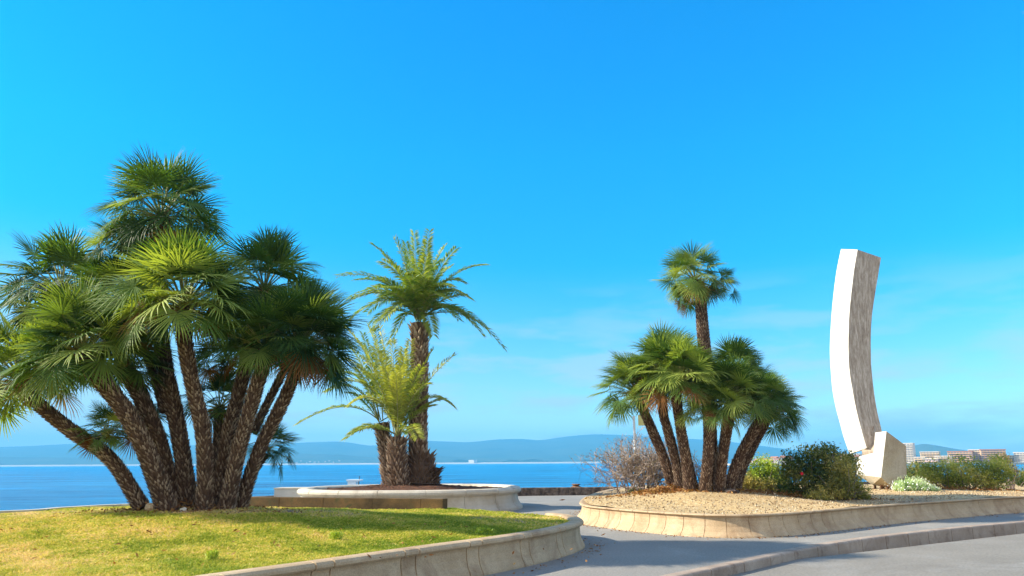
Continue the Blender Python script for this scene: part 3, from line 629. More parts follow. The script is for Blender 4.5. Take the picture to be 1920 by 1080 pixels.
# ------------------------------------------------------------------ date palms
def frond(leaf, rach, b, c, t, seed, L_=0.42, npair=46, tint=0.5, s0=0.16, wl=0.020, r0=0.022):
    rs = np.random.default_rng(seed); b, c, t = map(np.asarray, (b, c, t))
    u = np.linspace(0, 1, 14)[:, None]; pts = (1-u)**2*b+2*u*(1-u)*c+u*u*t
    tube(rach, pts, np.linspace(r0, 0.006, 14), 4, tint=float(0.35+0.4*rs.random()), caps=False)
    s = np.repeat(np.linspace(s0, 0.995, npair), 2); sg = np.tile([-1, 1], npair); m = len(s); s = s+rs.normal(0, 0.006, m)
    s = np.clip(s, 0, 1)[:, None]
    p = (1-s)**2*b+2*s*(1-s)*c+s*s*t; tg = unit(2*(1-s)*(c-b)+2*s*(t-c))
    up = np.array([0, 0, 1.0]); side = np.cross(tg, up); side = unit(np.where(np.linalg.norm(side, axis=1, keepdims=True) < 0.2, side+np.array([0.3, 0.1, 0]), side)); nz = unit(np.cross(side, tg))
    tw = rs.normal(0, 0.25); s1 = s[:, 0]
    ll = 1.38*L_*np.clip(np.minimum(0.45+2.2*(s1-s0), 1.25-0.75*s1), 0.3, 1)*rs.uniform(0.85, 1.1, m)
    fw = 0.35+0.5*s1; d = unit(tg*fw[:, None]+side*(sg*0.8)[:, None]+nz*(0.30+tw*sg*0.5+rs.normal(0, 0.12, m))[:, None])
    wv = unit(np.cross(d, nz+rs.normal(0, 0.5, (m, 3))))*wl
    mid = p+d*(ll*0.45)[:, None]; tip = p+d*ll[:, None]; tip[:, 2] -= 0.24*ll
    V = np.stack([p, mid-wv, tip, mid+wv], 1); ti = np.clip(tint+rs.normal(0, 0.12, m)+0.2*s1*(rs.random()<0.6), 0, 1)
    leaf.add(V.reshape(-1, 3), [np.arange(m*4).reshape(-1, 4)], np.repeat(ti, 4))
def build_fronds(root, cpx, cpy, d, specs, extra, seed, L_=0.42, tint=0.5, Rl=2.6):
    lf = Acc(); rc = Acc(); c0 = D(cpx, cpy, d); rs = np.random.default_rng(seed)
    for i, (tx, ty, lift, dz) in enumerate(specs):
        bx = c0+rs.normal(0, 0.07, 3); tp = D(tx, ty, d+dz); dv = tp-bx; mid = bx+dv*np.array([0.40, 0.40, 0.5]); mid[2] += px2m(lift, d)*0.9+0.22*np.hypot(dv[0], dv[1])*(dv[2] > 0); 
        frond(lf, rc, bx, mid, tp, seed+i, L_, 84, tint)
    for i in range(extra):
        az = i*2.39996+0.4; e = R(rs.uniform(5, 78)); e = min(e, R(48)); dr = np.array([cos(az)*cos(e), sin(az)*cos(e), sin(e)]); Lf = Rl*rs.uniform(0.75, 1.05)
        tp = c0+dr*Lf-np.array([0, 0, 0.28*Lf*cos(e)]); mid = c0+dr*Lf*0.55+np.array([0, 0, 0.16*Lf*cos(e)])
        frond(lf, rc, c0+rs.normal(0, 0.07, 3), mid, tp, seed+50+i, L_, 80, tint-0.05)
    cr_ = lf.build('crown', M['date'], root); rc_ = rc.build('leaf_ribs', M['petiole'], None); rc_.parent = cr_
    return cr_
dT = 29.2
root = thing('date_palm', 'tall feather-leaved date palm in the round planter', 'palm', D(787,893,dT))
a = Acc(); trunk_mesh(a, np.array([D(788,915,dT), D(784,840,dT), D(785,740,dT), D(787,650,dT), D(786,606,dT)]), 0.36, 0.30, sp=0.11, stub=0.07, sw=0.15, seed=5, topfib=0.5)
a.build('trunk', M['date_trunk'], root)
a = Acc(); trunk_mesh(a, np.array([D(786,905,dT-0.15), D(788,880,dT-0.15), D(787,855,dT)]), 0.66, 0.40, sp=0.12, stub=0.13, sw=0.16, seed=6, tmul=0.6); a.build('root_boss', M['date_trunk'], root)
a = Acc(); trunk_mesh(a, np.array([D(806,908,dT-0.2), D(809,893,dT-0.2), D(811,876,dT-0.2)]), 0.27, 0.24, sp=0.1, stub=0.12, sw=0.13, seed=7, tmul=0.45); a.build('sucker', M['date_trunk'], root)
build_fronds(root, 786, 596, dT, [(635,518,30,0.3),(697,458,14,0.6),(740,446,8,-0.5),(776,437,4,0.2),(806,433,4,-0.4),(834,462,8,0.6),(856,466,10,-0.8),(911,497,26,0.2),(846,538,30,-0.9),(664,560,30,-0.8),(648,607,62,0.4),(944,652,105,0.2),(905,628,85,0.9),(735,640,70,-1.2),(812,628,40,-0.8),(700,620,70,1.2),(845,500,10,1.3),(715,490,14,-1.5),(765,470,4,1.6),(800,480,4,-1.8),(670,525,26,-1.6),(880,560,45,-1.5),(725,540,20,-1.9),(835,560,24,-1.9),(760,520,5,-2.1),(690,545,30,1.6),(820,490,14,1.8),(655,560,40,-0.9),(690,585,50,0.9),(870,530,40,0.5),(720,600,60,-1.6),(860,600,60,-1.2),(800,455,4,0.2),(760,455,5,1.0),(720,480,14,0.4)], 16, 200, 0.46, 0.6, 2.6)
root = thing('date_palm', 'short bushy date palm with thick stump, left in the round planter', 'palm', D(740,900,28.6))
d2 = 28.5
a = Acc(); trunk_mesh(a, np.array([D(735,912,d2+0.3), D(728,880,d2+0.4), D(722,835,d2+0.5), D(714,795,d2+0.6)]), 0.28, 0.22, sp=0.09, stub=0.09, sw=0.12, seed=8, tmul=1.1); a.build('trunk', M['date_trunk'], root)
a = Acc(); trunk_mesh(a, np.array([D(750,914,d2), D(745,885,d2-0.1), D(744,850,d2-0.1), D(745,822,d2)]), 0.37, 0.30, sp=0.09, stub=0.10, sw=0.12, seed=9, tmul=1.1); a.build('trunk', M['date_trunk'], root)
build_fronds(root, 746, 818, d2, [(652,618,20,0),(690,608,10,0.5),(712,612,6,-0.5),(735,640,4,-0.8),(770,640,6,0.3),(757,655,3,-1.0),(640,672,34,-0.6),(852,666,12,-0.2),(850,762,62,0.2),(812,655,10,0.6),(628,718,48,0.5),(790,690,10,-1.2),(700,650,10,-1.3),(722,690,6,-1.7),(670,640,16,1.0),(742,700,4,-2.0),(800,720,24,-1.4),(655,760,60,-1.0),(690,700,20,-1.8),(715,660,10,-1.0),(750,690,6,-1.6),(680,670,20,-0.4),(760,670,8,-0.4)], 7, 300, 0.46, 0.8, 2.5)
build_fronds(root, 712, 792, d2+0.6, [(557,796,60,-0.6),(640,700,40,0.8),(612,735,50,0.3),(650,640,14,0.2),(680,625,8,0.9),(705,615,6,1.4),(668,690,20,-0.8)], 2, 400, 0.40, 0.6, 2.2)

# ------------------------------------------------------------------ sculpture
def skew_beam(rows, dm, name, root):
    V = []; dl = 0.032; dr_ = 0.0145
    for (lx, ly, mx_, my, rx, ry) in rows:
        m_ = D(mx_, my, dm); l_ = D(lx, ly, dm+(mx_-lx)*dl); r_ = D(rx, ry, dm+(rx-mx_)*dr_); V += [m_, r_, l_+r_-m_, l_]
    n = len(rows); Fq = []; 
    for i in range(n-1):
        for k in range(4): Fq.append((i*4+k, i*4+(k+1) % 4, (i+1)*4+(k+1) % 4, (i+1)*4+k))
    Fq += [(3, 2, 1, 0), tuple((n-1)*4+k for k in range(4))]
    o = make(name, V, Fq, [M['sculpt'], M['sculpt_lit']], root)
    return o, n
rows0 = np.array([(1577,467,1608,468,1652,483),(1570,500,1602,502,1646,520),(1565,533,1598,534,1640,556),(1560,580,1593,582,1635,592),(1557,625,1591,626,1633,626),(1556,662,1591,662,1633,660),(1558,699,1593,696,1634,690),(1561,732,1598,728,1638,728),(1567,764,1604,760,1643,762),(1574,790,1610,786,1648,786),(1582,820,1617,812,1653,806),(1593,851,1625,840,1657,832)], float)
rows = spline(rows0, 34)
root = thing('sculpture', 'tall curved concrete blade monument on a notched block', 'sculpture', SB)
o, n = skew_beam(rows, 28.7, 'curved_shaft', root)
me = o.data
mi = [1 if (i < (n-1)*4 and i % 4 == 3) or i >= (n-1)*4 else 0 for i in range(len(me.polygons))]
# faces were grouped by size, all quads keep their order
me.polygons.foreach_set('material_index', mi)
# base block
dm = 27.2
def FL(px, py): return D(px, py, dm+(1662-px)*0.024)
Fp = [FL(1641,811), FL(1662,808.5), FL(1652,895), FL(1605,889), FL(1608,857), FL(1638,849)]
bt = D(1699,836,dm+0.9); bb = D(1700,889,dm+0.9)
sh = bt-Fp[1]; shf = np.array([sh[0], sh[1], 0])
Bk = [Fp[0]+sh, bt, bb, Fp[3]+shf+np.array([0,0,0.1]), Fp[4]+shf, Fp[5]+shf]
bc = D(1674,916,dm+0.55); bd = D(1636,909,dm+0.9); be = D(1690,910,dm+1.3); bf = D(1655,908,dm+1.7)
V = Fp+Bk+[bc, bd, be, bf]
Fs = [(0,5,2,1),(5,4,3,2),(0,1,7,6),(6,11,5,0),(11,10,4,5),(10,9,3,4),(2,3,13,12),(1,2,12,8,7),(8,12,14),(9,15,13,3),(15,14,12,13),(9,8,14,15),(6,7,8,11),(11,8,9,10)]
o = make('base_block', V, Fs, [M['sculpt'], M['sculpt_lit']], root)
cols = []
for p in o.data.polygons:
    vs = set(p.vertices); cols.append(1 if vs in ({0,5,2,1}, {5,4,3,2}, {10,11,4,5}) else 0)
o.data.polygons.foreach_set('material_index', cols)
o.data.materials[0] = m_surface('bounce_lit_concrete', (0.50,0.40,0.27), (0.62,0.53,0.39), 1.2, 0.85, 30, 0.2, 0.005, (1.5,(0.42,0.32,0.2),0.5,0.7))  # block faces turned from the sun: warm bounce light put into the colour
a = Acc(); 
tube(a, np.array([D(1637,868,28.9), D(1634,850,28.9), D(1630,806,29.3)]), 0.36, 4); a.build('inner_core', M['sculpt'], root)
for px, py, dd_ in ((1641,916,28.2),(1653,919,27.9),(1665,920,27.8),(1672,917,28.1),(1656,914,28.6)):
    p = D(px, py, dd_); a = Acc(); top = p[2]+0.34; zb = gz(p[0], p[1])-0.05
    box(a, (p[0]-0.035,p[1]-0.035,zb), (p[0]+0.035,p[1]+0.035,top)); box(a, (p[0]-0.09,p[1]-0.09,zb), (p[0]+0.09,p[1]+0.09,zb+0.06)); a.build('leg', M['rust'], root)

# ------------------------------------------------------------------ shrubs
def shrub(name, label, blobs, d, n, size, mat, seed, zfun=gz, twig=True, cat='shrub', upright=0.0, asp=0.42, group=None, stemr=0.02, twigtint=0.2):
    rs = np.random.default_rng(seed)
    cs = []; rad = []
    for b_ in blobs:
        px, py, r = b_[:3]; dz = b_[3] if len(b_) > 3 else 0; cs.append(D(px, py, d+dz)); rad.append(px2m(r, d))
    cs = np.array(cs); rad = np.array(rad); gc = cs.mean(0); gzv = float(zfun(gc[0], gc[1]))
    root = thing(name, label, cat, (gc[0], gc[1], gzv), group)
    wts = rad**2/np.sum(rad**2); k = rs.choice(len(blobs), n, p=wts)
    dr_ = unit(rs.normal(size=(n, 3))); lum = 1+0.18*np.sin(dr_[:, 0]*7+k)+0.18*np.sin(dr_[:, 2]*9+dr_[:, 1]*6+2*k)
    rr_ = rad[k]*(0.35+0.65*rs.random(n)**0.45)*lum; spk = (rs.random(n) < 0.10) & (dr_[:, 2] > 0); rr_ = np.where(spk, rad[k]*rs.uniform(1.0, 1.45, n), rr_)
    p = cs[k]+dr_*rr_[:, None]; g0 = zfun(p[:, 0], p[:, 1]); p[:, 2] = np.maximum(p[:, 2], g0+0.02+rs.random(n)*0.1)
    nn = unit(dr_*0.5+rs.normal(size=(n, 3))*0.8+np.array([0, 0, 0.3])); t1 = unit(np.cross(nn, rs.normal(size=(n, 3)))); t1 = unit(t1+np.array([0, 0, upright])); t2 = unit(np.cross(nn, t1))
    sz = size*rs.uniform(0.6, 1.3, n)[:, None]
    V = np.stack([p-t1*sz*0.5, p+t2*sz*asp*0.5, p+t1*sz*0.5, p-t2*sz*asp*0.5], 1)
    ti = np.clip(0.45+0.25*np.sin(p[:, 0]*3.1+p[:, 2]*5+seed)+rs.normal(0, 0.18, n)+0.15*spk, 0, 1)
    make('foliage', V.reshape(-1, 3), [np.arange(n*4).reshape(-1, 4)], M[mat], root, tint=np.repeat(ti, 4))
    if twig:
        a = Acc()
        for i in range(len(blobs)*7):
            q = i % len(blobs); tgt = cs[q]+rs.normal(0, 0.5, 3)*rad[q]; bx = gc+(cs[q]-gc)*0.5+rs.normal(0, 0.12, 3); bx[2] = zfun(bx[0], bx[1])-0.05
            mid = (bx+tgt)/2+rs.normal(0, 0.08, 3); tube(a, spline(np.array([bx, mid, tgt]), 7), np.linspace(stemr, stemr*0.3, 7), 4, tint=twigtint)
        a.build('stems', M['twig'], root)
    return root
shrub('shrub', 'tall dark evergreen shrub with one red flower, left of the sculpture', [(1500,872,30),(1535,866,30),(1563,874,32),(1500,905,38),(1540,910,40,-0.3),(1478,925,24),(1570,925,34),(1525,850,16),(1480,880,22),(1555,850,18),(1590,864,18)], 23.5, 18000, 0.085, 'b_dark', 1)
shrub('shrub', 'drooping olive brown shrub beside the dark evergreen shrub', [(1578,905,32),(1598,922,26),(1560,935,24,-0.3),(1585,880,26,-0.4),(1575,915,26,-0.8),(1615,932,16,-0.4),(1535,938,20,-1.0)], 22.9, 12000, 0.075, 'b_olive', 2)
shrub('shrub', 'bright yellow green shrub behind the tall fan palm clump', [(1430,882,24),(1448,893,24),(1412,900,20),(1460,905,20)], 27.0, 7000, 0.09, 'b_green', 3)
shrub('shrub', 'low olive shrub in front of the bright green one', [(1400,905,16),(1425,912,16),(1450,913,14),(1392,912,12)], 26.0, 4500, 0.08, 'b_olive', 4)
shrub('shrub', 'wide spreading green shrub right of the silver cushion plant', [(1745,890,22),(1775,888,24),(1805,885,25),(1835,890,26),(1860,895,26),(1880,885,20),(1790,905,20),(1725,900,16),(1870,868,16,0.4)], 29.5, 17000, 0.085, 'b_mixed', 5)
shrub('shrub', 'small rounded dark green shrub just behind the concrete block', [(1712,885,17),(1728,883,17),(1705,897,15),(1738,890,14)], 32.0, 4500, 0.085, 'b_dark', 6)
shrub('shrub', 'sparse reddish tipped shrub at the right end of the gravel bed', [(1893,880,14),(1882,862,12),(1900,892,10)], 31.0, 1500, 0.08, 'b_dry', 7)
shrub('shrub', 'dark low shrub cut by the right edge of the photograph', [(1922,895,14),(1935,890,16),(1912,903,8)], 34.0, 3000, 0.09, 'b_dark', 8)
shrub('cushion_plant', 'silver white cushion plant beside the concrete block', [(1700,917,17),(1722,918,17),(1744,923,13),(1689,917,11)], 26.8, 9000, 0.11, 'b_silver', 9, cat='plant', upright=1.2, asp=0.2, twig=False)
shrub('weed', 'small yellow green weed under the dry grey bush', [(1190,920,5),(1182,921,4),(1200,921,4)], 26.5, 500, 0.07, 'b_green', 10, cat='plant', twig=False)
cp = [o for o in bpy.data.objects if o.get('label', '').startswith('silver white')][0]
a = Acc(); rsf = np.random.default_rng(12)
for i in range(230):
    c = D(1702+rsf.normal(0, 13), 914, 26.6); dr_ = unit(rsf.normal(size=3)+np.array([0, -0.5, 1.2])); c = D(1708, 918, 26.8)+np.array([rsf.normal(0, 0.34), rsf.normal(0, 0.25), 0]); c[2] += 0.30*rsf.random(); t1 = unit(rsf.normal(size=3))*0.024; t2 = unit(np.cross(t1, rsf.normal(size=3)))*0.024
    a.add([c-t1, c+t2, c+t1, c-t2], [np.array([(0,1,2,3)])])
a.build('white_flowers', M['white'], cp, kind='stuff')
for i_, (px, py, r_, lb) in enumerate([(627,1013,9,'dark green weed tuft in the middle of the lawn'),(905,1000,12,'broad green tuft near the rounded tip of the lawn'),(395,1045,8,'small green tuft close to the lawn wall')]):
    q_ = P(px, py, 0.5); shrub('weed', lb, [(px, py, r_), (px+r_, py, r_*0.7)], q_[1], 260, 0.05, 'b_green', 40+i_, zfun=lawn_z, cat='plant', twig=False, upright=1.0, asp=0.25)
# red flower on the dark shrub
fl = bpy.data.objects.new('x', None); bpy.data.objects.remove(fl)
root = [o for o in bpy.data.objects if o.get('label', '').startswith('tall dark evergreen')][0]
a = Acc(); c = D(1503,888,22.6)
for i in range(9):
    an = i*0.7; dr_ = np.array([cos(an)*0.8, -0.5, sin(an)*0.8]); tp = c+dr_*0.06; sd = unit(np.cross(dr_, [0, 1, 0]))*0.035
    a.add([c, (c+tp)/2+sd, tp, (c+tp)/2-sd], [np.array([(0,1,2,3)])])
a.build('flower', M['flower'], root)

# dry grey twiggy bush
def dry_bush(label, px, py, d, H, spreadx, n, seed):
    rs = np.random.default_rng(seed); b0 = D(px, py, d); b0[2] = gz(b0[0], b0[1])-0.03
    root = thing('dry_bush', label, 'bush', b0); a = Acc(); L2 = []; 
    def grow(p, dr_, ln, r, lev):
        q = p+unit(dr_+rs.normal(0, 0.2, 3))*ln*0.5; e = q+unit(dr_+rs.normal(0, 0.3, 3)+np.array([0, 0, 0.1]))*ln*0.5
        tube(a, np.array([p, q, e]), [r, r*0.8, r*0.55], 3, tint=rs.uniform(0.2, 1), caps=False)
        if lev == 0: L2.append(e); L2.append(q); return
        for _ in range(rs.integers(3, 5)):
            s_ = rs.random(); st = q+(e-q)*s_; grow(st, unit(dr_+rs.normal(0, 0.55, 3)), ln*rs.uniform(0.5, 0.75), max(r*0.6, 0.006), lev-1)
    for i in range(n):
        dr_ = unit(np.array([rs.normal(0, spreadx), rs.normal(0, spreadx), 1.0])); grow(b0+np.array([rs.normal(0, 0.35), rs.normal(0, 0.3), 0]), dr_, H*rs.uniform(0.35, 0.62), 0.022, 3)
    a.build('twigs', M['twig'], root)
    pts = np.array(L2); k = rs.random(len(pts)) < 0.5; pts = pts[k]; m = len(pts); t1 = unit(rs.normal(size=(m, 3)))*0.03; t2 = unit(rs.normal(size=(m, 3)))*0.018
    V = np.stack([pts-t1, pts+t2, pts+t1, pts-t2], 1); make('foliage', V.reshape(-1, 3), [np.arange(m*4).reshape(-1, 4)], M['b_dry'], root, tint=np.repeat(rs.random(m), 4))
dry_bush('dry grey leafless bush left of the gravel bed palms', 1205, 916, 26.5, 2.15, 0.45, 60, 1)
dry_bush('small grey bush seen between the trunks of the gravel bed palms', 1312, 912, 27.5, 1.4, 0.4, 12, 2)

# dead leaves round the palm feet
def litter(label, c, rx, ry, n, seed, zf, size=0.09):
    rs = np.random.default_rng(seed); x = c[0]+rs.normal(0, rx, n); y = c[1]+rs.normal(0, ry, n); z = zf(x, y)+0.02+np.abs(rs.normal(0, 0.08, n))*np.exp(-((x-c[0])**2/(rx*rx)+(y-c[1])**2/(ry*ry))/2)
    p = np.column_stack([x, y, z]); t1 = unit(rs.normal(size=(n, 3))*[1, 1, 0.5])*size*rs.uniform(0.4, 1.2, (n, 1)); t2 = unit(np.cross(t1, rs.normal(size=(n, 3))))*size*0.3
    V = np.stack([p-t1, p+t2, p+t1, p-t2], 1)
    o = make('dead_leaves', V.reshape(-1, 3), [np.arange(n*4).reshape(-1, 4)], M['deadleaf'], tint=np.repeat(rs.random(n), 4), kind='stuff'); tag(o, label, 'leaf litter')
litter('rusty dead leaves heaped at the feet of the gravel bed palms', D(1285,915,22.9), 0.9, 0.35, 1500, 4, gz)
litter('brown litter scattered round the trunks on the lawn', D(350,953,14.6), 1.0, 0.5, 700, 5, lawn_z, 0.05)
litter('dry litter under the wide spreading shrub', D(1800,922,29), 1.2, 0.4, 700, 6, gz, 0.07)
litter('dry litter under the dark evergreen shrub', D(1500,936,23), 1.3, 0.35, 900, 7, gz, 0.06)

def pave_z(x, y): return 0.004+0*x
def wall_litter(label, path, n, seed, lo, hi):
    rs = np.random.default_rng(seed); k = rs.integers(1, len(path)-1, n); tg = unit(path[k+1]-path[k-1]); nr = np.stack([tg[:, 1], -tg[:, 0]], -1)
    q = path[k]+nr*(0.17+np.abs(rs.normal(0, 0.16, n)))[:, None]+rs.normal(0, 0.05, (n, 2)); ok = (q[:, 0] > lo) & (q[:, 0] < hi); q = q[ok]; n = len(q)
    p = np.column_stack([q, np.full(n, 0.012)]); t1 = unit(rs.normal(size=(n, 3))*[1, 1, 0.25])*rs.uniform(0.012, 0.04, (n, 1)); t2 = unit(np.cross(t1, rs.normal(size=(n, 3))*[0.4, 0.4, 1]))*0.014
    V = np.stack([p-t1, p+t2, p+t1, p-t2], 1); V[:, :, 2] = np.maximum(V[:, :, 2], 0.004)
    o = make('dead_leaves', V.reshape(-1, 3), [np.arange(n*4).reshape(-1, 4)], M['deadleaf'], tint=np.repeat(rs.random(n), 4), kind='stuff'); tag(o, label, 'leaf litter')
wall_litter('dry leaf bits blown along the foot of the lawn bed wall', LWs, 260, 31, -4, 3)
wall_litter('dry leaf bits blown along the foot of the gravel bed wall', RWs, 700, 32, 0, 22)
litter('few dry leaves fallen on the sunny lawn', D(500,1000,11.5), 2.6, 1.6, 130, 33, lawn_z, 0.045)
# stones at the palm feet
def rock(label, p, s, seed, mat, group=None):
    rs = np.random.default_rng(seed); V = []; Fq = []; nu, nv = 10, 7
    for i in range(nv+1):
        for j in range(nu):
            t_ = pi*i/nv; f = 2*pi*j/nu; d = np.array([sin(t_)*cos(f), sin(t_)*sin(f), cos(t_)]); V.append(np.array(p)+d*np.array(s)*(1+0.16*sin(3*f+seed+2*t_)+0.1*sin(5*t_+seed*2)))
    for i in range(nv):
        for j in range(nu): Fq.append((i*nu+j, i*nu+(j+1) % nu, (i+1)*nu+(j+1) % nu, (i+1)*nu+j))
    o = make('stone', V, Fq, mat); tag(o, label, 'stone', group); return o
p = D(345,955,14.2); rock('pale stone lying at the foot of the left palm trunks', (p[0],p[1],lawn_z(p[0],p[1])+0.03), (0.07,0.05,0.05), 1, M['stone_pale'])
p = D(282,948,14.3); rock('tan lump of old root at the leftmost leaning trunk', (p[0],p[1],lawn_z(p[0],p[1])+0.05), (0.10,0.08,0.10), 2, M['stone'])
p = D(1425,922,25.5); rock('flat white slab on the gravel right of the palm clump', (p[0],p[1],gz(p[0],p[1])+0.03), (0.75,0.5,0.06), 3, M['stone_pale'])
p = D(1372,925,22.2); rock('grey stone at the foot of the gravel bed palms', (p[0],p[1],gz(p[0],p[1])+0.03), (0.22,0.14,0.08), 4, M['seawall'])

# concrete box, small white housing, mooring iron, sign post
p0 = D(518,935,29.2); p1 = D(590,935,29.2); a = Acc(); box(a, (p0[0],28.9,0.0), (p1[0],29.9,0.70)); 
root = thing('concrete_box', 'stained grey concrete box left of the round planter', 'box', ((p0[0]+p1[0])/2,29.4,0))
a.build('body', M['concrete'], root); a = Acc(); box(a, (p0[0]-0.03,28.87,0.703), (p1[0]+0.03,29.93,0.745)); a.build('lid', M['stone_pale'], root)
p0 = D(657,905,35.0); z0_ = 0.0; root = thing('small_boat', 'tiny white boat cabin showing behind the round planter', 'boat', (D(665,905,60)[0],60,SEA))
dB = 60.0; bl = D(653,905,dB); br = D(677,905,dB); zt = D(665,899,dB)[2]; cx = (bl[0]+br[0])/2; hw = (br[0]-bl[0])/2
a = Acc(); hull = []
for t_, wv, zz in ((-1.9,0.5,0),(-1,0.95,0),(0.5,1.0,0),(1.6,0.75,0.1),(2.4,0.03,0.3)):
    hull += [(cx+t_, dB-wv, zt-0.9+zz*0.3), (cx+t_, dB+wv, zt-0.9+zz*0.3), (cx+t_*0.92, dB+wv*0.5, SEA-0.2), (cx+t_*0.92, dB-wv*0.5, SEA-0.2)]
Fq = [];
for i in range(4):
    for k in range(4): Fq.append((i*4+k, i*4+(k+1) % 4, (i+1)*4+(k+1) % 4, (i+1)*4+k))
Fq += [(3,2,1,0), (16,17,18,19)]
make('hull', hull, Fq, M['white'], root)
a = Acc(); box(a, (cx-hw*0.85,dB-0.6,zt-0.95), (cx+hw*0.4,dB+0.6,zt-0.12)); a.build('cabin', M['white'], root)
a = Acc(); box(a, (cx-hw*1.05,dB-0.7,zt-0.12), (cx+hw*1.05,dB+0.7,zt)); a.build('cabin_roof', M['white'], root)
a = Acc(); tube(a, np.array([(cx+hw*0.7,dB,zt-0.02),(cx+hw*0.7,dB,zt+0.25)]), 0.03, 6); a.build('mast', M['dark'], root)
a = Acc(); tube(a, np.array([(cx+hw*0.85,dB-0.5,zt-0.95),(cx+hw*0.85,dB-0.5,zt-0.1)]), 0.04, 6); a.build('roof_post', M['dark'], root)
p = P(1080,909,0.39); p = D(1080,910,39.9); a = Acc(); zb = 0.38
tube(a, np.array([(p[0],p[1],zb),(p[0],p[1],zb+0.03),(p[0],p[1],zb+0.08),(p[0],p[1],zb+0.12),(p[0],p[1],zb+0.16)]), [0.3,0.22,0.14,0.24,0.2], 10)
o = a.build('mooring_bollard', M['rust']); tag(o, 'squat rusty mooring bollard on the sea wall', 'bollard')
root = thing('sign_post', 'pale post with a yellow panel rising behind the dry bush', 'post', D(1194,915,30))
pb = D(1194,915,30.0); pt_ = D(1194,780,30.0); a = Acc(); pb[2] = gz(pb[0], pb[1])-0.05; tube(a, np.array([pb, [pb[0], pb[1], pt_[2]]]), 0.05, 8); a.build('post', M['white'], root)
q0 = D(1197,798,29.95); q1 = D(1208,778,29.95); a = Acc(); box(a, (q0[0],29.93,q0[2]), (q1[0],29.97,q1[2])); a.build('panel', M['yellow'], root)

# ------------------------------------------------------------------ far shore, hills, town
def ridge(name, pts, d0, d1, dback, seed, mat=None, zshore=SEA-1):
    """pts: skyline in pixels at depth d1; slopes fall to the shore at d0 and to the back at dback"""
    rs = np.random.default_rng(seed); pts = np.array(pts, float); n = 260; px = np.linspace(pts[0, 0], pts[-1, 0], n); py = np.interp(px, pts[:, 0], pts[:, 1])
    k = np.hanning(9); k /= k.sum(); py = np.convolve(np.pad(py, 4, mode='edge'), k, 'valid')
    top = np.array([D(a_, b_, d1) for a_, b_ in zip(px, py)]); rows_ = 26; V = []
    for i in range(rows_):
        u = i/(rows_-1); y = d0+(dback-d0)*u; up = (d1-d0)/(dback-d0)
        hprof = (u/up) if u < up else (1-(u-up)/(1-up)); hprof = max(0, hprof)**(0.85 if u < up else 0.8)
        x = top[:, 0]*(1+0.0*u); ph = rs.uniform(0, 6.28, 6)
        nz_ = sum(np.sin(x*f/1000+ph[q]+u*7*(q+1))/(q+1.5) for q, f in enumerate((1.7, 3.1, 5.3, 8.9, 14.1)))
        z = zshore+(top[:, 2]-zshore)*hprof*(1+0.10*nz_*(1-abs(hprof))) if abs(u-up) > 1e-3 else top[:, 2]
        V.append(np.column_stack([x, np.full(n, y), z]))
    V = np.concatenate(V); i, j = np.meshgrid(np.arange(rows_-1), np.arange(n-1), indexing='ij')
    q = np.stack([i*n+j, i*n+j+1, (i+1)*n+j+1, (i+1)*n+j], -1).reshape(-1, 4)
    return make(name, V, [q], mat or M['hill'], smooth=True, kind='structure')
ridge('hills', [(-200,842),(0,838),(60,836),(130,832),(300,835),(500,833),(560,830),(630,827),(665,830),(690,836),(740,832),(800,826),(850,828),(880,829),(935,823),(985,822.5),(1010,826),(1060,818),(1110,813.5),(1170,815),(1240,819),(1300,823),(1340,825),(1400,832),(1470,842),(1530,858),(1600,869)], 5600, 7600, 8500, 1)
ridge('hills', [(-200,858),(0,856),(200,858),(420,856),(560,850),(640,852),(700,858),(800,851),(860,857),(950,860),(1000,857),(1060,861),(1150,858),(1240,866),(1300,869)], 4900, 5500, 6200, 2)
ridge('hills', [(1690,852),(1712,838),(1728,832),(1745,833),(1762,842),(1790,851),(1830,855),(1880,860),(1990,864),(2100,868)], 3600, 4300, 5200, 3)
# beach strips
def strip(name, pxs, py0, py1, d, z1, mat):
    V = []; 
    for px in pxs:
        p = D(px, 869, d); V += [(p[0], d-60, SEA-0.5), (p[0], d, z1), (p[0], d+180, z1+1.0), (p[0], d+181, SEA-1)]
    n = len(pxs); Fq = []
    for i in range(n-1):
        for k in range(3): Fq.append((i*4+k, (i+1)*4+k, (i+1)*4+k+1, i*4+k+1))
    return make(name, V, Fq, mat, kind='structure')
strip('beach', np.linspace(-250, 1300, 20), 0, 0, 4700, 7.0, M['sand'])
rs = np.random.default_rng(3)
# dark wood line along the beach
V = []; Fq = []; n = 500
for i, px in enumerate(np.linspace(-200, 1290, n)):
    hgt = (9+5*math.sin(i*0.13)+3*math.sin(i*0.41)+rs.uniform(-2, 2))*(1.3 if 850 < px < 1250 else 0.55); p = D(px, 869, 4890); V += [(p[0], 4885, SEA), (p[0], 4890, 5+hgt), (p[0], 4960, 5+hgt), (p[0], 4965, SEA)]
for i in range(n-1):
    for k in range(3): Fq.append((i*4+k, (i+1)*4+k, (i+1)*4+k+1, i*4+k+1))
o = make('far_woods', V, Fq, M['hill'], kind='stuff'); tag(o, 'dark line of trees behind the beach across the bay', 'woods')

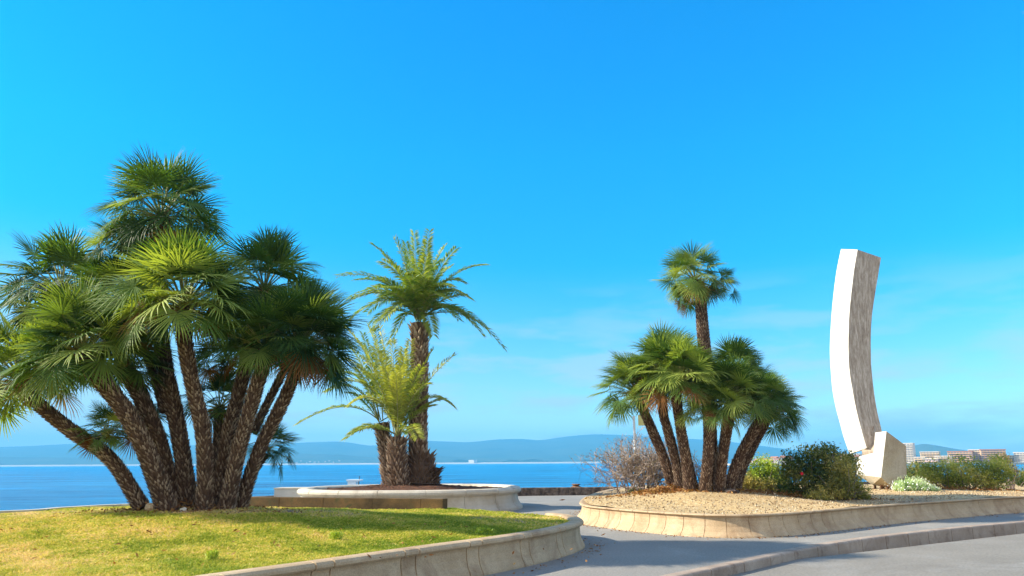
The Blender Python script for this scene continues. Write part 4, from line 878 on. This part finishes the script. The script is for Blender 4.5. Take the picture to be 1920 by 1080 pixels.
def house(name, label, px0, px1, yt, yb, d, wallm, floors, bays, group=None, roofm=None, balc=True, depthm=14, cat='building', flat=True, skew=-0.62):
    a0 = D(px0, yb, d); a1 = D(px1, yb, d); zt = D((px0+px1)/2, yt, d)[2]; zb = SEA-0.2 if d > 600 else a0[2]
    cx = (a0[0]+a1[0])/2; W = (a1[0]-a0[0])/2; root = thing(name, label, cat, (cx, d, zb), group)
    a = Acc(); box(a, (cx-W, d, zb), (cx+W, d+depthm, zt)); a.build('wall', M[wallm], root)
    a = Acc()
    if flat: box(a, (cx-W-0.4, d-0.6, zt), (cx+W+0.4, d+depthm+0.4, zt+0.7))
    else:
        rz = zt+min(3, W*0.5); a.add([(cx-W-0.3,d-0.4,zt),(cx+W+0.3,d-0.4,zt),(cx+W+0.3,d+depthm,zt),(cx-W-0.3,d+depthm,zt),(cx-W,d+depthm/2,rz),(cx+W,d+depthm/2,rz)], [np.array([(0,1,5,4),(2,3,4,5),(0,3,2,1)]), np.array([(1,2,5),(3,0,4)])])
    a.build('roof', roofm or M['bw'], root)
    if floors:
        fh = (zt-a0[2])/floors
        wm = None
        for f in range(floors):
            z = a0[2]+f*fh
            if balc:
                a = Acc(); box(a, (cx-W*0.96, d-1.5, z+fh*0.02), (cx+W*0.96, d-0.003, z+fh*0.10)); box(a, (cx-W*0.96, d-1.5, z+fh*0.10), (cx+W*0.96, d-1.4, z+fh*0.40)); a.build('balcony', M[wallm], root)
            for k_ in range(bays):
                x0 = cx-W+(k_+0.2)*2*W/bays; x1 = x0+0.6*2*W/bays
                if wm is None:
                    ww = x1-x0; a = Acc(); box(a, (0, d-0.12, 0), (ww, d-0.004, fh*0.55)); wo = a.build('window', M['pane'], root); wm = wo; wo.location = (x0, 0, z+fh*0.3); 
                else:
                    wo = wm.copy(); COL.objects.link(wo); wo.location = (x0, 0, z+fh*0.3)
    root.rotation_euler = (0, 0, skew); return root
dC = 760
G = 'apartment blocks of the seaside town on the right'
house('apartment_tower', 'tall pale apartment tower at the left end of the town', 1694, 1714, 832, 868, dC, 'bw', 11, 4, G)
house('apartment_building', 'cream flat roofed block second from the tower', 1729, 1760, 848, 868, dC+30, 'bc', 5, 6, G)
house('apartment_building', 'small cream block between tower and flat roofed block', 1716, 1734, 858, 870, dC-10, 'bc', 3, 3, G)
house('apartment_building', 'low wide block in front of the flat roofed one', 1733, 1757, 861, 871, dC-20, 'bp', 2, 5, G)
house('apartment_building', 'terraced cream block left of the long pink roofed one', 1756, 1784, 856, 871, dC-15, 'bc', 4, 6, G)
house('apartment_building', 'long ochre block with pinkish roof in the middle of town', 1782, 1822, 847, 870, dC, 'bo', 6, 8, G, M['roof'])
house('apartment_building', 'cream balconied block left of the largest block', 1821, 1846, 844, 870, dC+5, 'bc', 7, 5, G)
house('apartment_building', 'largest block with long balconies, right part of town', 1845, 1886, 843.5, 870, dC-5, 'bo', 7, 8, G, M['roof'], skew=-0.35)
house('apartment_building', 'low pink house in front of the largest block', 1863, 1883, 862, 872, dC-30, 'bp', 2, 4, G, M['roof'], False, 12, flat=False)
house('apartment_building', 'small white block between the two last big blocks', 1889, 1905, 855, 870, dC, 'bw', 4, 3, G)
house('apartment_building', 'white block at the right edge of the town', 1906, 1934, 849, 870, dC-10, 'bw', 6, 6, G)
house('apartment_building', 'pale block half hidden behind the dark shrub', 1580, 1612, 852, 870, dC+20, 'bw', 4, 6, G)
r2 = random.Random(5)
ordn = ['leftmost', 'second', 'third', 'fourth', 'fifth', 'sixth', 'seventh', 'eighth', 'ninth', 'tenth', 'eleventh', 'twelfth', 'thirteenth', 'fourteenth', 'fifteenth', 'sixteenth']
for i in range(14):
    px = (1404+i*8.2 if i < 9 else 1572+(i-9)*8.5)+r2.uniform(-1.5, 1.5); wv = r2.uniform(8, 15); yt = 866.5-8*math.sin(min(1, (px-1395)/90)*pi/2)+r2.uniform(-2, 3)
    cw = r2.choice(['bw', 'bw', 'bc', 'bp']); cn = {'bw': 'white', 'bc': 'cream', 'bp': 'pinkish'}[cw]
    wh = '%s from the left behind the bright green shrub' % ordn[i] if i < 9 else '%s from the left right of the dark shrub' % ordn[i-9]
    house('house', 'small %s tiled house, %s' % (cn, wh.replace('leftmost from the left', 'leftmost')), px, px+wv, yt, 871, dC+(i%3)*30-30, cw, 2, 2, 'small houses along the town shore', M['roof'], False, 10, 'house', False)
p0 = D(1392,871,dC-60)[0]; p1 = 900
poly_slab('town_shore', np.array([(p0,dC-70),(p0+60,dC-85),(p1,dC-85),(p1,dC+200),(p0+40,dC+200)]), SEA+1.6, SEA-3, M['sand'])
# shore town specks across the bay
r3 = random.Random(9)
for i in range(15):
    px = 512+i*8.6+r3.uniform(-2, 2); yb = r3.uniform(862.5, 868.5); wv = r3.uniform(1.6, 3.6)
    d = 4860-(0)
    a0 = D(px, yb, 4700+r3.uniform(150, 170)); a = Acc(); ww = wv*3.4; hh = r3.uniform(1, 4); box(a, (a0[0], a0[1], a0[2]-5), (a0[0]+ww, a0[1]+12, a0[2]+hh)); 
    o = a.build('house', M['bw']); tag(o, 'tiny white far shore house left of the date palms, %s of its row' % ordn[i], 'house', 'white houses on the far shore')
root = house('seafront_hall', 'white arched building alone on the beach across the bay', 877, 890, 862.5, 869, 4690, 'bw', 0, 0, None, None, False, 30)
house('seafront_hall', 'low white building on the beach near the dry bush', 1112, 1126, 866.5, 869.5, 4690, 'bw', 0, 0, None, M['roof'], False, 30)
# sailboats in the marina
r4 = random.Random(2)
for i, (px, top, wv) in enumerate([(1398,856,5),(1404,852,5),(1411,845,7),(1418,857,5),(1424,859,5),(1393,858,5)]):
    d = dC-110+i*5; b = D(px, 872.5, d); zt = D(px, top, d)[2]; root = thing('sailboat', 'white sailboat with bare mast moored off the town, '+['second','third','fourth and tallest','fifth','sixth','first','smallest, half hidden behind the palm'][i]+' of its row', 'boat', (b[0], d, SEA), 'sailboats moored before the town')
    hl = 3.6; hull = []
    for t_, wv_ in ((-1, 0.7), (0, 1.0), (0.6, 0.75), (1, 0.05)): hull += [(b[0]+t_*hl, d-wv_*1.4, SEA+1.5), (b[0]+t_*hl, d+wv_*1.4, SEA+1.5), (b[0]+t_*hl*0.9, d+wv_*0.7, SEA-0.3), (b[0]+t_*hl*0.9, d-wv_*0.7, SEA-0.3)]
    Fq = []
    for q in range(3):
        for k in range(4): Fq.append((q*4+k, q*4+(k+1) % 4, (q+1)*4+(k+1) % 4, (q+1)*4+k))
    Fq += [(3,2,1,0), (12,13,14,15)]; make('hull', hull, Fq, M['white'], root)
    a = Acc(); tube(a, np.array([(b[0], d, SEA+1.5), (b[0], d, zt)]), 0.16, 5); a.build('mast', M['white'], root)
    a = Acc(); box(a, (b[0]-1.2, d-0.8, SEA+1.5), (b[0]+1.0, d+0.8, SEA+2.1)); a.build('cabin', M['white'], root)

# ------------------------------------------------------------------ haze over the bay
a = Acc(); box(a, (-14000, -400, SEA-3), (14000, 8600, 325))
m = bpy.data.materials.new('sea_haze'); m.use_nodes = True; t = m.node_tree; t.nodes.remove(t.nodes['Principled BSDF'])
pv = t.nodes.new('ShaderNodeVolumePrincipled'); pv.inputs['Color'].default_value = (0.13, 0.58, 1.0, 1); pv.inputs['Density'].default_value = 0.00018; pv.inputs['Anisotropy'].default_value = 0.0
t.links.new(pv.outputs[0], t.nodes['Material Output'].inputs['Volume'])
o = a.build('haze', m, kind='stuff'); tag(o, 'blue sea haze veiling the hills across the bay', 'haze')
